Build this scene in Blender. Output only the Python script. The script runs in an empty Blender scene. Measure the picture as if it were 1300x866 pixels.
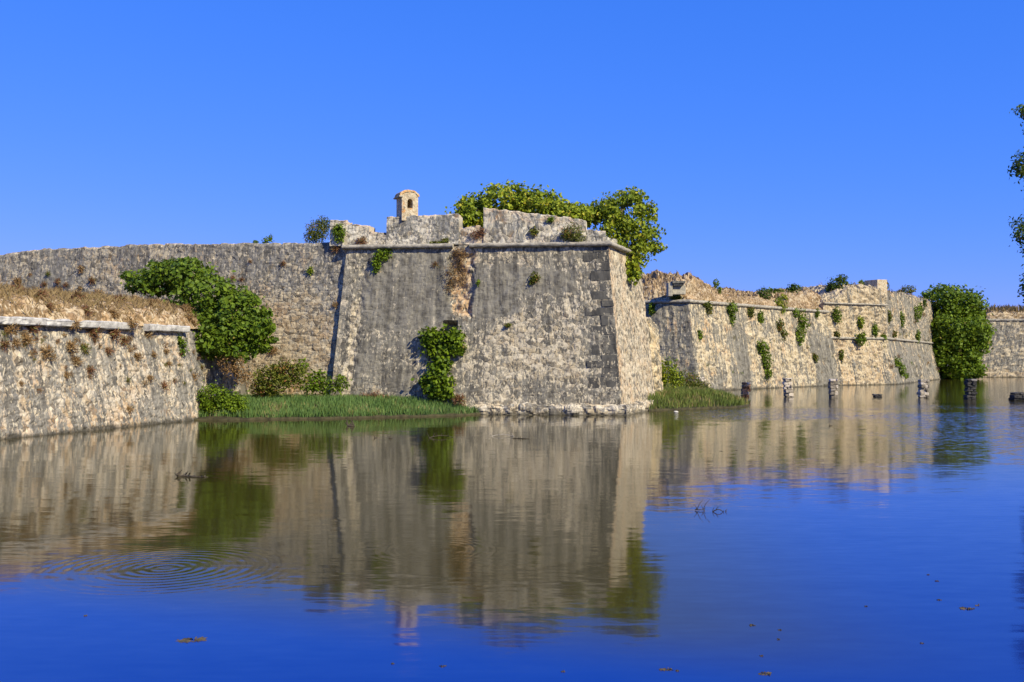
import bpy, bmesh, math, random
import numpy as np
from mathutils import Vector, Matrix
from mathutils.bvhtree import BVHTree
R = math.radians
SC = bpy.context.scene
COL = SC.collection
random.seed(7)

# ------------------------------------------------------------------ camera, sky, sun, exposure
F_PX, W_PX, H_PX, CAM_Z, HORIZON = 1264.0, 1300.0, 866.0, 3.0, 457.0
PITCH = math.atan((HORIZON - H_PX / 2) / F_PX)
cam = bpy.data.cameras.new('camera'); cam_o = bpy.data.objects.new('camera', cam); COL.objects.link(cam_o)
cam.sensor_width = 36.0; cam.lens = 36.0 * F_PX / W_PX
cam.clip_start = 0.1; cam.clip_end = 9000
cam_o.location = (0, 0, CAM_Z); cam_o.rotation_euler = (math.pi / 2 + PITCH, 0, 0)
SC.camera = cam_o

SUN_EL, SUN_AZ = 38.0, 46.0            # azimuth: degrees to the right of straight behind the camera
sun_dir = Vector((math.sin(R(SUN_AZ)) * math.cos(R(SUN_EL)), -math.cos(R(SUN_AZ)) * math.cos(R(SUN_EL)), math.sin(R(SUN_EL))))
world = bpy.data.worlds.new('World'); SC.world = world; world.use_nodes = True
wn, wl = world.node_tree.nodes, world.node_tree.links
bg = wn['Background']
sky = wn.new('ShaderNodeTexSky'); sky.sky_type = 'NISHITA'; sky.sun_disc = False
sky.sun_elevation = R(SUN_EL); sky.sun_rotation = math.atan2(sun_dir.x, sun_dir.y)
sky.altitude = 0; sky.air_density = 0.9; sky.dust_density = 0.0; sky.ozone_density = 4.0
sp = wn.new('ShaderNodeSeparateColor'); cb = wn.new('ShaderNodeCombineColor'); wl.new(sky.outputs[0], sp.inputs[0])
for ch, (gain, power) in enumerate(((.345, 1.08), (1.13, .54), (4.6, .32))):      # per-channel contrast of the sky
    pw = wn.new('ShaderNodeMath'); pw.operation = 'POWER'; pw.inputs[1].default_value = power; wl.new(sp.outputs[ch], pw.inputs[0])
    ml = wn.new('ShaderNodeMath'); ml.operation = 'MULTIPLY'; ml.inputs[1].default_value = gain; wl.new(pw.outputs[0], ml.inputs[0]); wl.new(ml.outputs[0], cb.inputs[ch])
wl.new(cb.outputs[0], bg.inputs['Color'])
bg.inputs['Strength'].default_value = 0.10
sun = bpy.data.lights.new('sun', 'SUN'); sun.energy = 5.0; sun.angle = R(0.53); sun.color = (1.0, 0.91, 0.66)
sun_o = bpy.data.objects.new('sun', sun); COL.objects.link(sun_o)
sun_o.rotation_euler = (-sun_dir).to_track_quat('-Z', 'Y').to_euler()
vs = SC.view_settings
SC.display_settings.display_device = 'sRGB'
vs.view_transform = 'Standard'; vs.look = 'None'; vs.exposure = 0.4; vs.gamma = 1.0; vs.use_curve_mapping = False
SC.cycles.max_bounces = 6; SC.cycles.transparent_max_bounces = 4

# ------------------------------------------------------------------ picture <-> place
FWD = np.array((0, math.cos(PITCH), math.sin(PITCH))); UP = np.array((0, -math.sin(PITCH), math.cos(PITCH)))
def ray(px, py):
    return FWD * F_PX + np.array((1.0, 0, 0)) * (px - W_PX / 2) + UP * (H_PX / 2 - py)
def at(px, py, Y):                       # the point of the line of sight at depth Y
    d = ray(px, py); return Vector(np.array((0, 0, CAM_Z)) + d * (Y / d[1]))
def ground(px, py, z=0.0):
    d = ray(px, py); return Vector(np.array((0, 0, CAM_Z)) + d * ((z - CAM_Z) / d[2]))

# ------------------------------------------------------------------ noise
_rng = np.random.RandomState(11)
_perm = _rng.permutation(256); _perm = np.concatenate([_perm, _perm, _perm])
_grad = _rng.normal(size=(256, 3)); _grad /= np.linalg.norm(_grad, axis=1)[:, None]
def perlin(P):
    P = np.asarray(P, float); i = np.floor(P).astype(int); f = P - i; i &= 255
    w = f * f * f * (f * (f * 6 - 15) + 10)
    def g(dx, dy, dz):
        h = _perm[_perm[_perm[(i[:, 0] + dx) & 255] + ((i[:, 1] + dy) & 255)] + ((i[:, 2] + dz) & 255)]
        return np.einsum('ij,ij->i', _grad[h], f - np.array((dx, dy, dz)))
    def lerp(a, b, t): return a + t * (b - a)
    x00 = lerp(g(0, 0, 0), g(1, 0, 0), w[:, 0]); x10 = lerp(g(0, 1, 0), g(1, 1, 0), w[:, 0])
    x01 = lerp(g(0, 0, 1), g(1, 0, 1), w[:, 0]); x11 = lerp(g(0, 1, 1), g(1, 1, 1), w[:, 0])
    return 1.5 * lerp(lerp(x00, x10, w[:, 1]), lerp(x01, x11, w[:, 1]), w[:, 2])
def fbm(P, freq=1.0, octs=4, gain=0.5, off=0.0):
    P = np.asarray(P, float) + off; s = 0; a = 1.0
    for _ in range(octs):
        s = s + a * perlin(P * freq); freq *= 2.03; a *= gain
    return s
def sstep(a, b, x): t = np.clip((x - a) / (b - a), 0, 1); return t * t * (3 - 2 * t)
def box_mask(u, v, u0, u1, v0, v1, s=0.4):
    return sstep(u0 - s, u0 + s, u) * (1 - sstep(u1 - s, u1 + s, u)) * sstep(v0 - s, v0 + s, v) * (1 - sstep(v1 - s, v1 + s, v))
def cells(x, y, seed=0):                 # nearest feature point: (random value, f2-f1)
    ix, iy = np.floor(x).astype(int), np.floor(y).astype(int)
    f1 = np.full(x.shape, 9.0); f2 = f1.copy(); rv = np.zeros(x.shape)
    for dx in (-1, 0, 1):
        for dy in (-1, 0, 1):
            h = _perm[(_perm[(ix + dx + seed) & 255] + iy + dy) & 255]; h2 = _perm[(h + 91) & 255]
            d = np.hypot(ix + dx + 0.1 + 0.8 * h / 255 - x, iy + dy + 0.1 + 0.8 * h2 / 255 - y)
            c = d < f1; f2 = np.where(c, f1, np.minimum(f2, d)); rv = np.where(c, _perm[(h2 + 37) & 255] / 255.0, rv); f1 = np.where(c, d, f1)
    return rv, f2 - f1

# ------------------------------------------------------------------ objects
def tag(o, label=None, cat=None, group=None, kind=None):
    for k, v in (('label', label), ('category', cat), ('group', group), ('kind', kind)):
        if v: o[k] = v
    return o
def link(name, me, mat, parent=None, loc=None):
    o = bpy.data.objects.new(name, me); COL.objects.link(o)
    if mat and not me.materials: me.materials.append(mat)
    if loc is not None: o.location = loc
    if parent:
        o.parent = parent; o.matrix_parent_inverse = Matrix.Translation(-parent.location)
    return o
def empty(name, loc, label, cat, group=None):
    o = bpy.data.objects.new(name, None); COL.objects.link(o); o.location = loc; o.empty_display_size = 0.2
    return tag(o, label, cat, group)
def mesh_np(name, V, Fq, smooth=False, fattr=None, vattr=None, uv=None):
    V = np.asarray(V, np.float32); Fq = np.asarray(Fq, np.int32); k = Fq.shape[1]
    me = bpy.data.meshes.new(name); me.vertices.add(len(V)); me.vertices.foreach_set('co', V.ravel())
    me.loops.add(Fq.size); me.loops.foreach_set('vertex_index', Fq.ravel()); me.polygons.add(len(Fq))
    me.polygons.foreach_set('loop_start', np.arange(0, Fq.size, k, dtype=np.int32))
    me.polygons.foreach_set('use_smooth', np.full(len(Fq), smooth))
    for n, a in (fattr or {}).items(): me.attributes.new(n, 'FLOAT', 'FACE').data.foreach_set('value', np.asarray(a, np.float32))
    for n, a in (vattr or {}).items(): me.attributes.new(n, 'FLOAT', 'POINT').data.foreach_set('value', np.asarray(a, np.float32))
    if uv is not None: me.uv_layers.new(name='UVMap').data.foreach_set('uv', np.asarray(uv, np.float32)[Fq.ravel()].ravel())
    me.update(calc_edges=True); me.validate(); return me
BVH = []
def hit(px, py, org=None):
    d = Vector(ray(px, py)).normalized(); best = None
    for b in BVH:
        r = b.ray_cast(Vector((0, 0, CAM_Z)), d)
        if r[0] is not None and (best is None or r[3] < best[3]): best = r
    return best[0] if best else None
def drop(x, y, b):
    r = b.ray_cast(Vector((x, y, 60)), Vector((0, 0, -1))); return r[0].z if r[0] is not None else None

# ------------------------------------------------------------------ materials
def new_mat(name):
    m = bpy.data.materials.new(name); m.use_nodes = True; nt = m.node_tree
    return m, nt, nt.nodes, nt.links, nt.nodes['Principled BSDF']
class NB:                                # small node helper
    def __init__(s, nt): s.nt = nt; s.n = nt.nodes; s.l = nt.links
    def put(s, sock, v):
        if isinstance(v, (int, float)): sock.default_value = v
        elif isinstance(v, tuple): sock.default_value = v + (1,) if len(sock.default_value) == 4 and len(v) == 3 else v
        else: s.l.new(v, sock)
    def math(s, op, a, b=0.0, clamp=False):
        n = s.n.new('ShaderNodeMath'); n.operation = op; n.use_clamp = clamp; s.put(n.inputs[0], a); s.put(n.inputs[1], b); return n.outputs[0]
    def vmul(s, v, t):
        n = s.n.new('ShaderNodeVectorMath'); n.operation = 'MULTIPLY'; s.l.new(v, n.inputs[0]); n.inputs[1].default_value = t; return n.outputs[0]
    def vop(s, op, a, b):
        n = s.n.new('ShaderNodeVectorMath'); n.operation = op; s.put(n.inputs[0], a); s.put(n.inputs[1], b); return n.outputs[0]
    def noise(s, v, scale, detail=3, rough=0.55, out=0):
        n = s.n.new('ShaderNodeTexNoise'); n.inputs['Scale'].default_value = scale; n.inputs['Detail'].default_value = detail
        n.inputs['Roughness'].default_value = rough; s.l.new(v, n.inputs['Vector']); return n.outputs[out]
    def vor(s, v, feature='F1', rnd=1.0):
        n = s.n.new('ShaderNodeTexVoronoi'); n.feature = feature; n.inputs['Scale'].default_value = 1.0; n.inputs['Randomness'].default_value = rnd
        s.l.new(v, n.inputs['Vector']); return n
    def ramp(s, f, a, b, c0=0.0, c1=1.0):
        n = s.n.new('ShaderNodeMapRange'); n.interpolation_type = 'SMOOTHSTEP'; n.inputs[1].default_value = a; n.inputs[2].default_value = b
        n.inputs[3].default_value = c0; n.inputs[4].default_value = c1; s.l.new(f, n.inputs[0]); return n.outputs[0]
    def mix(s, f, a, b, mode='MIX'):
        n = s.n.new('ShaderNodeMix'); n.data_type = 'RGBA'; n.blend_type = mode; s.put(n.inputs[0], f); s.put(n.inputs[6], a); s.put(n.inputs[7], b); return n.outputs[2]
    def attr(s, name): n = s.n.new('ShaderNodeAttribute'); n.attribute_name = name; return n.outputs['Fac']

def stone_mat(name, cream=(.54, .465, .335), tan=(.37, .30, .195), film=(.212, .195, .158), dark=(.058, .052, .043), stone=(.38, .24), chip=(4.0, 1.8),
              joint=.28, bump=.42, pits=.85, k=.42, course=0.0, streak=.35):
    m, nt, n, l, p = new_mat(name); b = NB(nt)
    uv = n.new('ShaderNodeUVMap').outputs[0]
    warp = b.noise(uv, 1.7, 2, out=1)
    uvw = b.vop('ADD', uv, b.vmul(b.vop('SUBTRACT', warp, (.5, .5, .5)), (.22, .16 if not course else .05, 0)))
    sv = b.vmul(uvw, (1 / stone[0], 1 / stone[1], 1))
    v1 = b.vor(sv, rnd=.85); ed = b.vor(sv, 'DISTANCE_TO_EDGE', .85).outputs['Distance']
    sep = n.new('ShaderNodeSeparateColor'); l.new(v1.outputs['Color'], sep.inputs[0])
    rnd, rnd2 = sep.outputs[0], sep.outputs[1]
    big = b.noise(uv, .45, 4)
    chipn = b.noise(b.vmul(uvw, (chip[0], chip[1], 1)), 1.0, 5, .68)
    fine = b.noise(uv, 7.0, 5, .7)
    vert = b.noise(b.vmul(uvw, (2.6, .12, 1)), 1.0, 5, .65)
    filma, warma = b.attr('film'), b.attr('warm'); bare = b.ramp(filma, .70, .95, 1, .10)   # plastered areas lack the flecks
    sc = b.mix(b.ramp(b.math('ADD', b.math('MULTIPLY', rnd, .5), b.math('MULTIPLY', b.noise(uv, 2.6, 4, .6), .7)), .35, .85), tan, cream)
    sc = b.mix(b.ramp(rnd2, .86, .89, 0, .75), sc, dark)
    sc = b.mix(b.math('MULTIPLY', warma, .75), sc, (.52, .27, .10))
    gr = b.mix(b.ramp(b.noise(uv, 2.4, 6, .7), .30, .62), dark, film)
    gr = b.mix(b.ramp(b.noise(b.vmul(uvw, (1.1, .45, 1)), 1.0, 5, .65), .46, .60, .0, .55), gr, dark)
    gr = b.mix(b.ramp(vert, .40, .66, 0, .7), gr, (film[0] * 1.45, film[1] * 1.42, film[2] * 1.34))
    t = b.math('ADD', b.math('ADD', chipn, b.math('MULTIPLY', b.math('SUBTRACT', fine, .5), .42)), b.math('MULTIPLY', b.math('SUBTRACT', .5, filma), k))
    t = b.math('ADD', t, b.math('MULTIPLY', b.math('SUBTRACT', big, .5), .35))
    t = b.math('ADD', t, b.math('MULTIPLY', b.math('SUBTRACT', vert, .5), streak))
    t = b.math('ADD', t, b.math('MULTIPLY', b.math('SUBTRACT', rnd, .5), .12))
    t = b.math('ADD', t, b.math('MULTIPLY', b.math('SUBTRACT', b.noise(b.vmul(uvw, (1.9, 1.0, 1)), 1.0, 3, .6), .5), .45))
    c = b.mix(b.ramp(t, .465, .535), gr, sc)
    c = b.mix(b.math('MULTIPLY', bare, b.ramp(b.noise(b.vmul(uvw, (5.2, 2.6, 1)), 1.0, 6, .68), .53, .575, 0, pits)), c, b.mix(rnd, dark, film))
    c = b.mix(b.math('MULTIPLY', bare, b.ramp(b.noise(b.vmul(uvw, (6.0, 2.2, 1)), 1.3, 5, .66), .56, .61, 0, .75)), c, (.62, .53, .37))
    jm = b.ramp(ed, .0, .07, joint, 0)
    c = b.mix(b.math('MULTIPLY', jm, b.ramp(b.noise(uv, 1.1, 2), .40, .62)), c, (.13, .105, .075))
    wet = b.ramp(n_z(b, n), .0, .27, .85, 0)
    c = b.mix(wet, c, (.045, .04, .028))
    l.new(c, p.inputs['Base Color']); p.inputs['Roughness'].default_value = .92; p.inputs['Specular IOR Level'].default_value = .2
    h = b.math('ADD', b.math('MULTIPLY', b.ramp(ed, 0, .14), .28), b.math('MULTIPLY', rnd2, .35))
    h = b.math('ADD', h, b.math('MULTIPLY', fine, .55)); h = b.math('ADD', h, b.math('MULTIPLY', chipn, .9))
    bp = n.new('ShaderNodeBump'); b.put(bp.inputs['Strength'], b.ramp(filma, .45, 1.0, bump, bump * .35)); bp.inputs['Distance'].default_value = .08; l.new(h, bp.inputs['Height'])
    l.new(bp.outputs[0], p.inputs['Normal'])
    return m
def n_z(b, n):
    g = n.new('ShaderNodeNewGeometry'); s = n.new('ShaderNodeSeparateXYZ'); b.l.new(g.outputs['Position'], s.inputs[0])
    nz = b.noise(g.outputs['Position'], 2.0, 3)
    return b.math('SUBTRACT', s.outputs[2], b.math('MULTIPLY', b.math('SUBTRACT', nz, .5), .5))

def leaf_mat(name, a, c, old=(.30, .24, .05), oldf=.08, trans=.30):
    m, nt, n, l, p = new_mat(name); b = NB(nt)
    t = b.attr('tint'); col = b.mix(t, a, c); col = b.mix(b.ramp(t, 1 - oldf, 1 - oldf + .01), col, old)
    l.new(col, p.inputs['Base Color']); p.inputs['Roughness'].default_value = .55; p.inputs['Specular IOR Level'].default_value = .25
    tr = n.new('ShaderNodeBsdfTranslucent'); l.new(b.mix(.5, col, (.22, .26, .03)), tr.inputs['Color'])
    ms = n.new('ShaderNodeMixShader'); ms.inputs[0].default_value = trans
    l.new(p.outputs[0], ms.inputs[1]); l.new(tr.outputs[0], ms.inputs[2]); l.new(ms.outputs[0], n['Material Output'].inputs[0])
    return m
def plain_mat(name, a, c, scale=6, rough=.9, bump=.4, dist=.05, att=None):
    m, nt, n, l, p = new_mat(name); b = NB(nt)
    tc = n.new('ShaderNodeTexCoord').outputs['Object']
    f = b.noise(tc, scale, 5, .65); col = b.mix(b.ramp(f, .32, .68), a, c)
    if att: col = b.mix(b.attr('tint'), col, att)
    l.new(col, p.inputs['Base Color']); p.inputs['Roughness'].default_value = rough; p.inputs['Specular IOR Level'].default_value = .2
    bp = n.new('ShaderNodeBump'); bp.inputs['Strength'].default_value = bump; bp.inputs['Distance'].default_value = dist; l.new(f, bp.inputs['Height']); l.new(bp.outputs[0], p.inputs['Normal'])
    return m

M = {}
M['bastion'] = stone_mat('weathered_plastered_stone', chip=(6.5, 3.2), streak=.6)
M['flank'] = stone_mat('pale_warm_stone', cream=(.57, .465, .29), tan=(.44, .33, .185), film=(.27, .24, .18), chip=(6.0, .7), k=.5, streak=1.7)
M['curtain'] = stone_mat('grey_rubble_stone', cream=(.51, .43, .29), tan=(.36, .275, .165), film=(.25, .23, .19), stone=(.42, .20), chip=(5.0, 2.8), course=1, joint=.5, streak=.35)
M['low'] = stone_mat('pale_rubble_stone', cream=(.50, .435, .33), tan=(.38, .285, .175), film=(.235, .218, .185), stone=(.30, .24), chip=(8.5, 3.6), streak=1.1)
M['rear'] = stone_mat('tan_coursed_stone', cream=(.53, .44, .285), tan=(.37, .285, .165), film=(.20, .185, .15), stone=(.55, .26), chip=(3.6, 1.2), course=1, streak=1.35)
M['parapet'] = stone_mat('lime_washed_stone', cream=(.62, .57, .45), tan=(.44, .39, .29), film=(.26, .25, .22), stone=(.45, .26), chip=(4.4, 3.4), course=1, joint=.6)
M['rubble'] = stone_mat('earthy_rubble', cream=(.46, .37, .235), tan=(.30, .205, .105), film=(.21, .14, .07), dark=(.11, .07, .035), stone=(.40, .30), chip=(3.4, 3.2), joint=.5)
M['farwall'] = stone_mat('grey_far_stone', cream=(.50, .415, .275), tan=(.34, .265, .16), film=(.19, .18, .155), stone=(.8, .45), chip=(2.2, 1.6))
M['cordon'] = plain_mat('pale_cordon_stone', (.20, .18, .145), (.43, .385, .30), 3.2, bump=.6)
M['parapet_block'] = plain_mat('grey_block', (.24, .22, .18), (.46, .41, .31), 4.0)
M['slab'] = plain_mat('dark_slab', (.07, .068, .06), (.20, .185, .155), 4.0)
M['marble'] = plain_mat('white_ledge_stone', (.30, .285, .26), (.58, .55, .49), 4.0, bump=.7)
M['footing'] = stone_mat('cream_footing_stone', cream=(.62, .54, .40), tan=(.50, .40, .26), film=(.30, .28, .24), stone=(.7, .4), joint=.7)
M['quoin'] = stone_mat('quoin_stone', film=(.082, .078, .070), dark=(.036, .034, .031), stone=(3, 3), chip=(5, 3.5), k=1.05, joint=0)
M['earth'] = plain_mat('dry_earth', (.20, .13, .065), (.34, .23, .12), 1.5)
M['mud'] = plain_mat('bank_mud', (.030, .026, .014), (.07, .06, .028), 3.0)
M['bed'] = plain_mat('lake_bed', (.06, .06, .04), (.12, .11, .07), .2)
M['sentry'] = plain_mat('warm_sentry_stone', (.34, .26, .16), (.62, .53, .37), 5.0, bump=.9, dist=.08)
_n = M['sentry'].node_tree; _b = NB(_n); _p = _n.nodes['Principled BSDF']; _c = _p.inputs['Base Color'].links[0].from_socket; _o = _n.nodes.new('ShaderNodeTexCoord').outputs['Object']
_c = _b.mix(_b.ramp(_b.noise(_o, 3.3, 5, .7), .55, .65, 0, .85), _c, (.50, .23, .05)); _c = _b.mix(_b.ramp(_b.noise(_b.vmul(_o, (1, 1, .6)), 7.0, 4, .7), .57, .66, 0, .8), _c, (.17, .15, .12)); _n.links.new(_c, _p.inputs['Base Color'])   # orange lichen and grey weathering
M['lichen'] = plain_mat('lichened_roof_stone', (.52, .22, .035), (.55, .46, .30), 5.0, bump=.6)
M['pier'] = plain_mat('pier_stone', (.10, .085, .065), (.26, .22, .17), 6.0, att=(.58, .50, .40), bump=.6)
M['brick'] = plain_mat('red_pier_stone', (.20, .075, .03), (.36, .17, .075), 6.0, att=(.55, .45, .34), bump=.6)
M['blackstone'] = plain_mat('dark_wet_stone', (.018, .018, .02), (.055, .052, .05), 6.0, att=(.24, .22, .20), bump=.6)
M['wood'] = plain_mat('wet_driftwood', (.035, .028, .02), (.10, .08, .055), 14)
M['palewood'] = plain_mat('bleached_driftwood', (.22, .19, .15), (.42, .38, .31), 14)
M['bark'] = plain_mat('bark', (.10, .075, .05), (.22, .18, .13), 9)
M['weed'] = plain_mat('floating_weed', (.045, .042, .03), (.10, .075, .05), 9)
M['fig'] = leaf_mat('fig_leaf', (.030, .075, .005), (.19, .27, .016), oldf=.06)
M['top'] = leaf_mat('sunny_leaf', (.085, .145, .008), (.38, .43, .024), oldf=.14, old=(.48, .42, .04))
M['ivy'] = leaf_mat('ivy_leaf', (.04, .085, .004), (.21, .30, .012), oldf=.05)
M['dark'] = leaf_mat('dark_leaf', (.026, .058, .008), (.11, .165, .020), oldf=.03)
M['olive'] = leaf_mat('olive_leaf', (.06, .09, .008), (.21, .21, .025), oldf=.20, old=(.28, .13, .04))
M['dry'] = leaf_mat('dry_stalk', (.16, .085, .030), (.36, .22, .09), oldf=.10, old=(.46, .36, .20), trans=.15)
M['russet'] = leaf_mat('russet_stalk', (.12, .05, .025), (.28, .13, .055), oldf=.15, old=(.20, .18, .05), trans=.15)
M['grass'] = leaf_mat('bank_grass', (.06, .125, .025), (.19, .29, .085), oldf=.10, old=(.32, .27, .12), trans=.2)
M['grass2'] = leaf_mat('islet_grass', (.08, .12, .02), (.22, .26, .06), oldf=.22, old=(.36, .27, .11), trans=.25)
M['straw'] = leaf_mat('straw', (.15, .095, .040), (.37, .265, .12), oldf=.15, old=(.20, .15, .06), trans=.15)

# ------------------------------------------------------------------ masonry: a profile swept along a plan line
def wall(name, path, prof, ru, rv, mat, parent=None, top=None, zt=None, amp=.05, freq=1.3, dent=None, film=None, warm=None,
         stone=(.42, .27), samp=.03, solid=True, cell_top=0.0, seed=0):
    path = [np.array(p[:2], float) for p in path]; nrm = []
    for a, c in zip(path, path[1:]):
        d = (c - a) / np.linalg.norm(c - a); nrm.append(np.array((-d[1], d[0])))
    mit = []
    for i in range(len(path)):
        if i == 0: mit.append(nrm[0])
        elif i == len(path) - 1: mit.append(nrm[-1])
        else:
            s = nrm[i - 1] + nrm[i]; mit.append(s / max(.35, 1 + nrm[i - 1] @ nrm[i]))
    B, Mv, U, N2 = [], [], [], []; u = 0
    for i in range(len(path) - 1):
        L = np.linalg.norm(path[i + 1] - path[i]); k = max(1, int(math.ceil(L / ru)))
        for j in range(k + (i == len(path) - 2)):
            t = j / k; B.append(path[i] * (1 - t) + path[i + 1] * t); Mv.append(mit[i] * (1 - t) + mit[i + 1] * t); U.append(u + L * t); N2.append(nrm[i])
        u += L
    B, Mv, U, N2 = map(np.array, (B, Mv, U, N2))
    O, Z, Nz, V = [], [], [], []; v = 0
    for (o0, z0), (o1, z1) in zip(prof, prof[1:]):
        L = math.hypot(o1 - o0, z1 - z0); k = max(1, int(math.ceil(L / rv)))
        for j in range(k):
            t = j / k; O.append(o0 + (o1 - o0) * t); Z.append(z0 + (z1 - z0) * t); Nz.append(((z1 - z0) / L, -(o1 - o0) / L)); V.append(v + L * t)
        v += L
    O.append(prof[-1][0]); Z.append(prof[-1][1]); Nz.append(Nz[-1]); V.append(v)
    O, Z, Nz, V = map(np.array, (O, Z, Nz, V)); nu, nv = len(U), len(O)
    uu = np.repeat(U, nv); vv = np.tile(V, nu); oo = np.tile(O, nu); zz = np.tile(Z, nu)
    P = np.empty((nu * nv, 3)); P[:, :2] = np.repeat(B, nv, 0) + np.repeat(Mv, nv, 0) * oo[:, None]; P[:, 2] = zz
    N = np.empty_like(P); N[:, :2] = -np.repeat(N2, nv, 0) * np.tile(Nz[:, 0], nu)[:, None]; N[:, 2] = -np.tile(Nz[:, 1], nu)
    N[:, 2] = np.tile(-Nz[:, 1] * -1, nu) * -1
    if top is not None:
        w = sstep(zt[0], zt[1], zz); P[:, 2] += w * top(uu)
    else: w = np.zeros(len(zz))
    rv_, ed_ = cells(uu / stone[0] + .3 * perlin(P * .9 + 5), vv / stone[1] + .25 * perlin(P * .9), seed)
    d = amp * fbm(P, freq, 4, .55, seed * 3.1) + samp * (rv_ - .5) * .9 - samp * .7 * (1 - sstep(0, .25, ed_))
    if dent is not None: d = d + dent(uu, vv, P)
    if cell_top:
        rt, _ = cells(uu / .45, oo / .5 + 9, seed + 5); P[:, 2] += w * (rt - .5) * cell_top
    P += -N * -d[:, None] * 1.0
    idx = np.arange(nu * nv).reshape(nu, nv)
    Fq = np.stack([idx[:-1, :-1], idx[1:, :-1], idx[1:, 1:], idx[:-1, 1:]], -1).reshape(-1, 4)
    fa = np.clip(film(uu, vv, P), 0, 1) if film else np.full(len(P), .5)
    wa = np.clip(warm(uu, vv, P), 0, 1) if warm else np.zeros(len(P))
    me = mesh_np(name, P, Fq, False, vattr={'film': fa, 'warm': wa}, uv=np.stack([uu + seed * 7, vv], -1))
    if solid:
        bm = bmesh.new(); bm.from_mesh(me); bm.verts.ensure_lookup_table()
        for r_ in (idx[0][::-1], idx[-1]):
            try: bm.faces.new([bm.verts[i] for i in r_])
            except ValueError: pass
        bm.to_mesh(me); bm.free()
    o = link(name, me, mat, parent)
    o['_'] = 0; del o['_']
    o_b = BVHTree.FromPolygons([tuple(p) for p in P], [tuple(f) for f in Fq.tolist()]); BVH.append(o_b)
    return o, o_b
def roll(o, z, r, n=8): return [(o - r * math.cos(a), z + r * math.sin(a)) for a in [math.pi * (-.5 + i / n) for i in range(n + 1)]]
def cordon(name, path, o, z, r, mat, parent, ru=.25, amp=.025, h=1.0, seed=0, samp=.012, gaps=None):
    pr = [(o + .45, z - r * h)] + [(o - r * math.cos(a), z + r * h * math.sin(a)) for a in [math.pi * (-.5 + i / 8) for i in range(9)]] + [(o + .45, z + r * h)]
    return wall(name, path, pr, ru, .08, mat, parent, amp=amp, samp=samp, freq=1.1, seed=seed, dent=gaps)[0]

# ------------------------------------------------------------------ water and ground
def sheet(name, xs, ys, zf, mat, kind='structure'):
    X, Y = np.meshgrid(xs, ys, indexing='ij'); P = np.stack([X.ravel(), Y.ravel(), zf(X.ravel(), Y.ravel())], -1)
    idx = np.arange(len(P)).reshape(len(xs), len(ys))
    Fq = np.stack([idx[:-1, :-1], idx[1:, :-1], idx[1:, 1:], idx[:-1, 1:]], -1).reshape(-1, 4)
    o = link(name, mesh_np(name, P, Fq, True), mat); return tag(o, kind=kind)
def ground_z(x, y):
    far = sstep(196, 230, y) * 2.4; side = sstep(1.5, 4.0, x - .53 * np.abs(y) + 1.2 * perlin(np.stack([x * .25, y * .25, x * 0 + 7], -1)) - .6) * (1 - sstep(66, 72, y)) * sstep(14, 30, y) * 2.2
    back = sstep(-2, -12, y) * 3.0; left = sstep(-34, -46, x) * 3.0
    return -1.4 + np.maximum.reduce([far, side, back, left]) + .12 * perlin(np.stack([x * .2, y * .2, x * 0], -1))
def lin(*seg):
    out = []
    for a, b, n in seg: out += list(np.linspace(a, b, n, endpoint=False))
    return np.array(out + [seg[-1][1]])
sheet('ground', lin((-4000, -100, 8), (-100, 130, 116), (130, 4000, 8)), lin((-3000, -60, 6), (-60, 260, 160), (260, 6000, 10)), ground_z, M['bed'])

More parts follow.
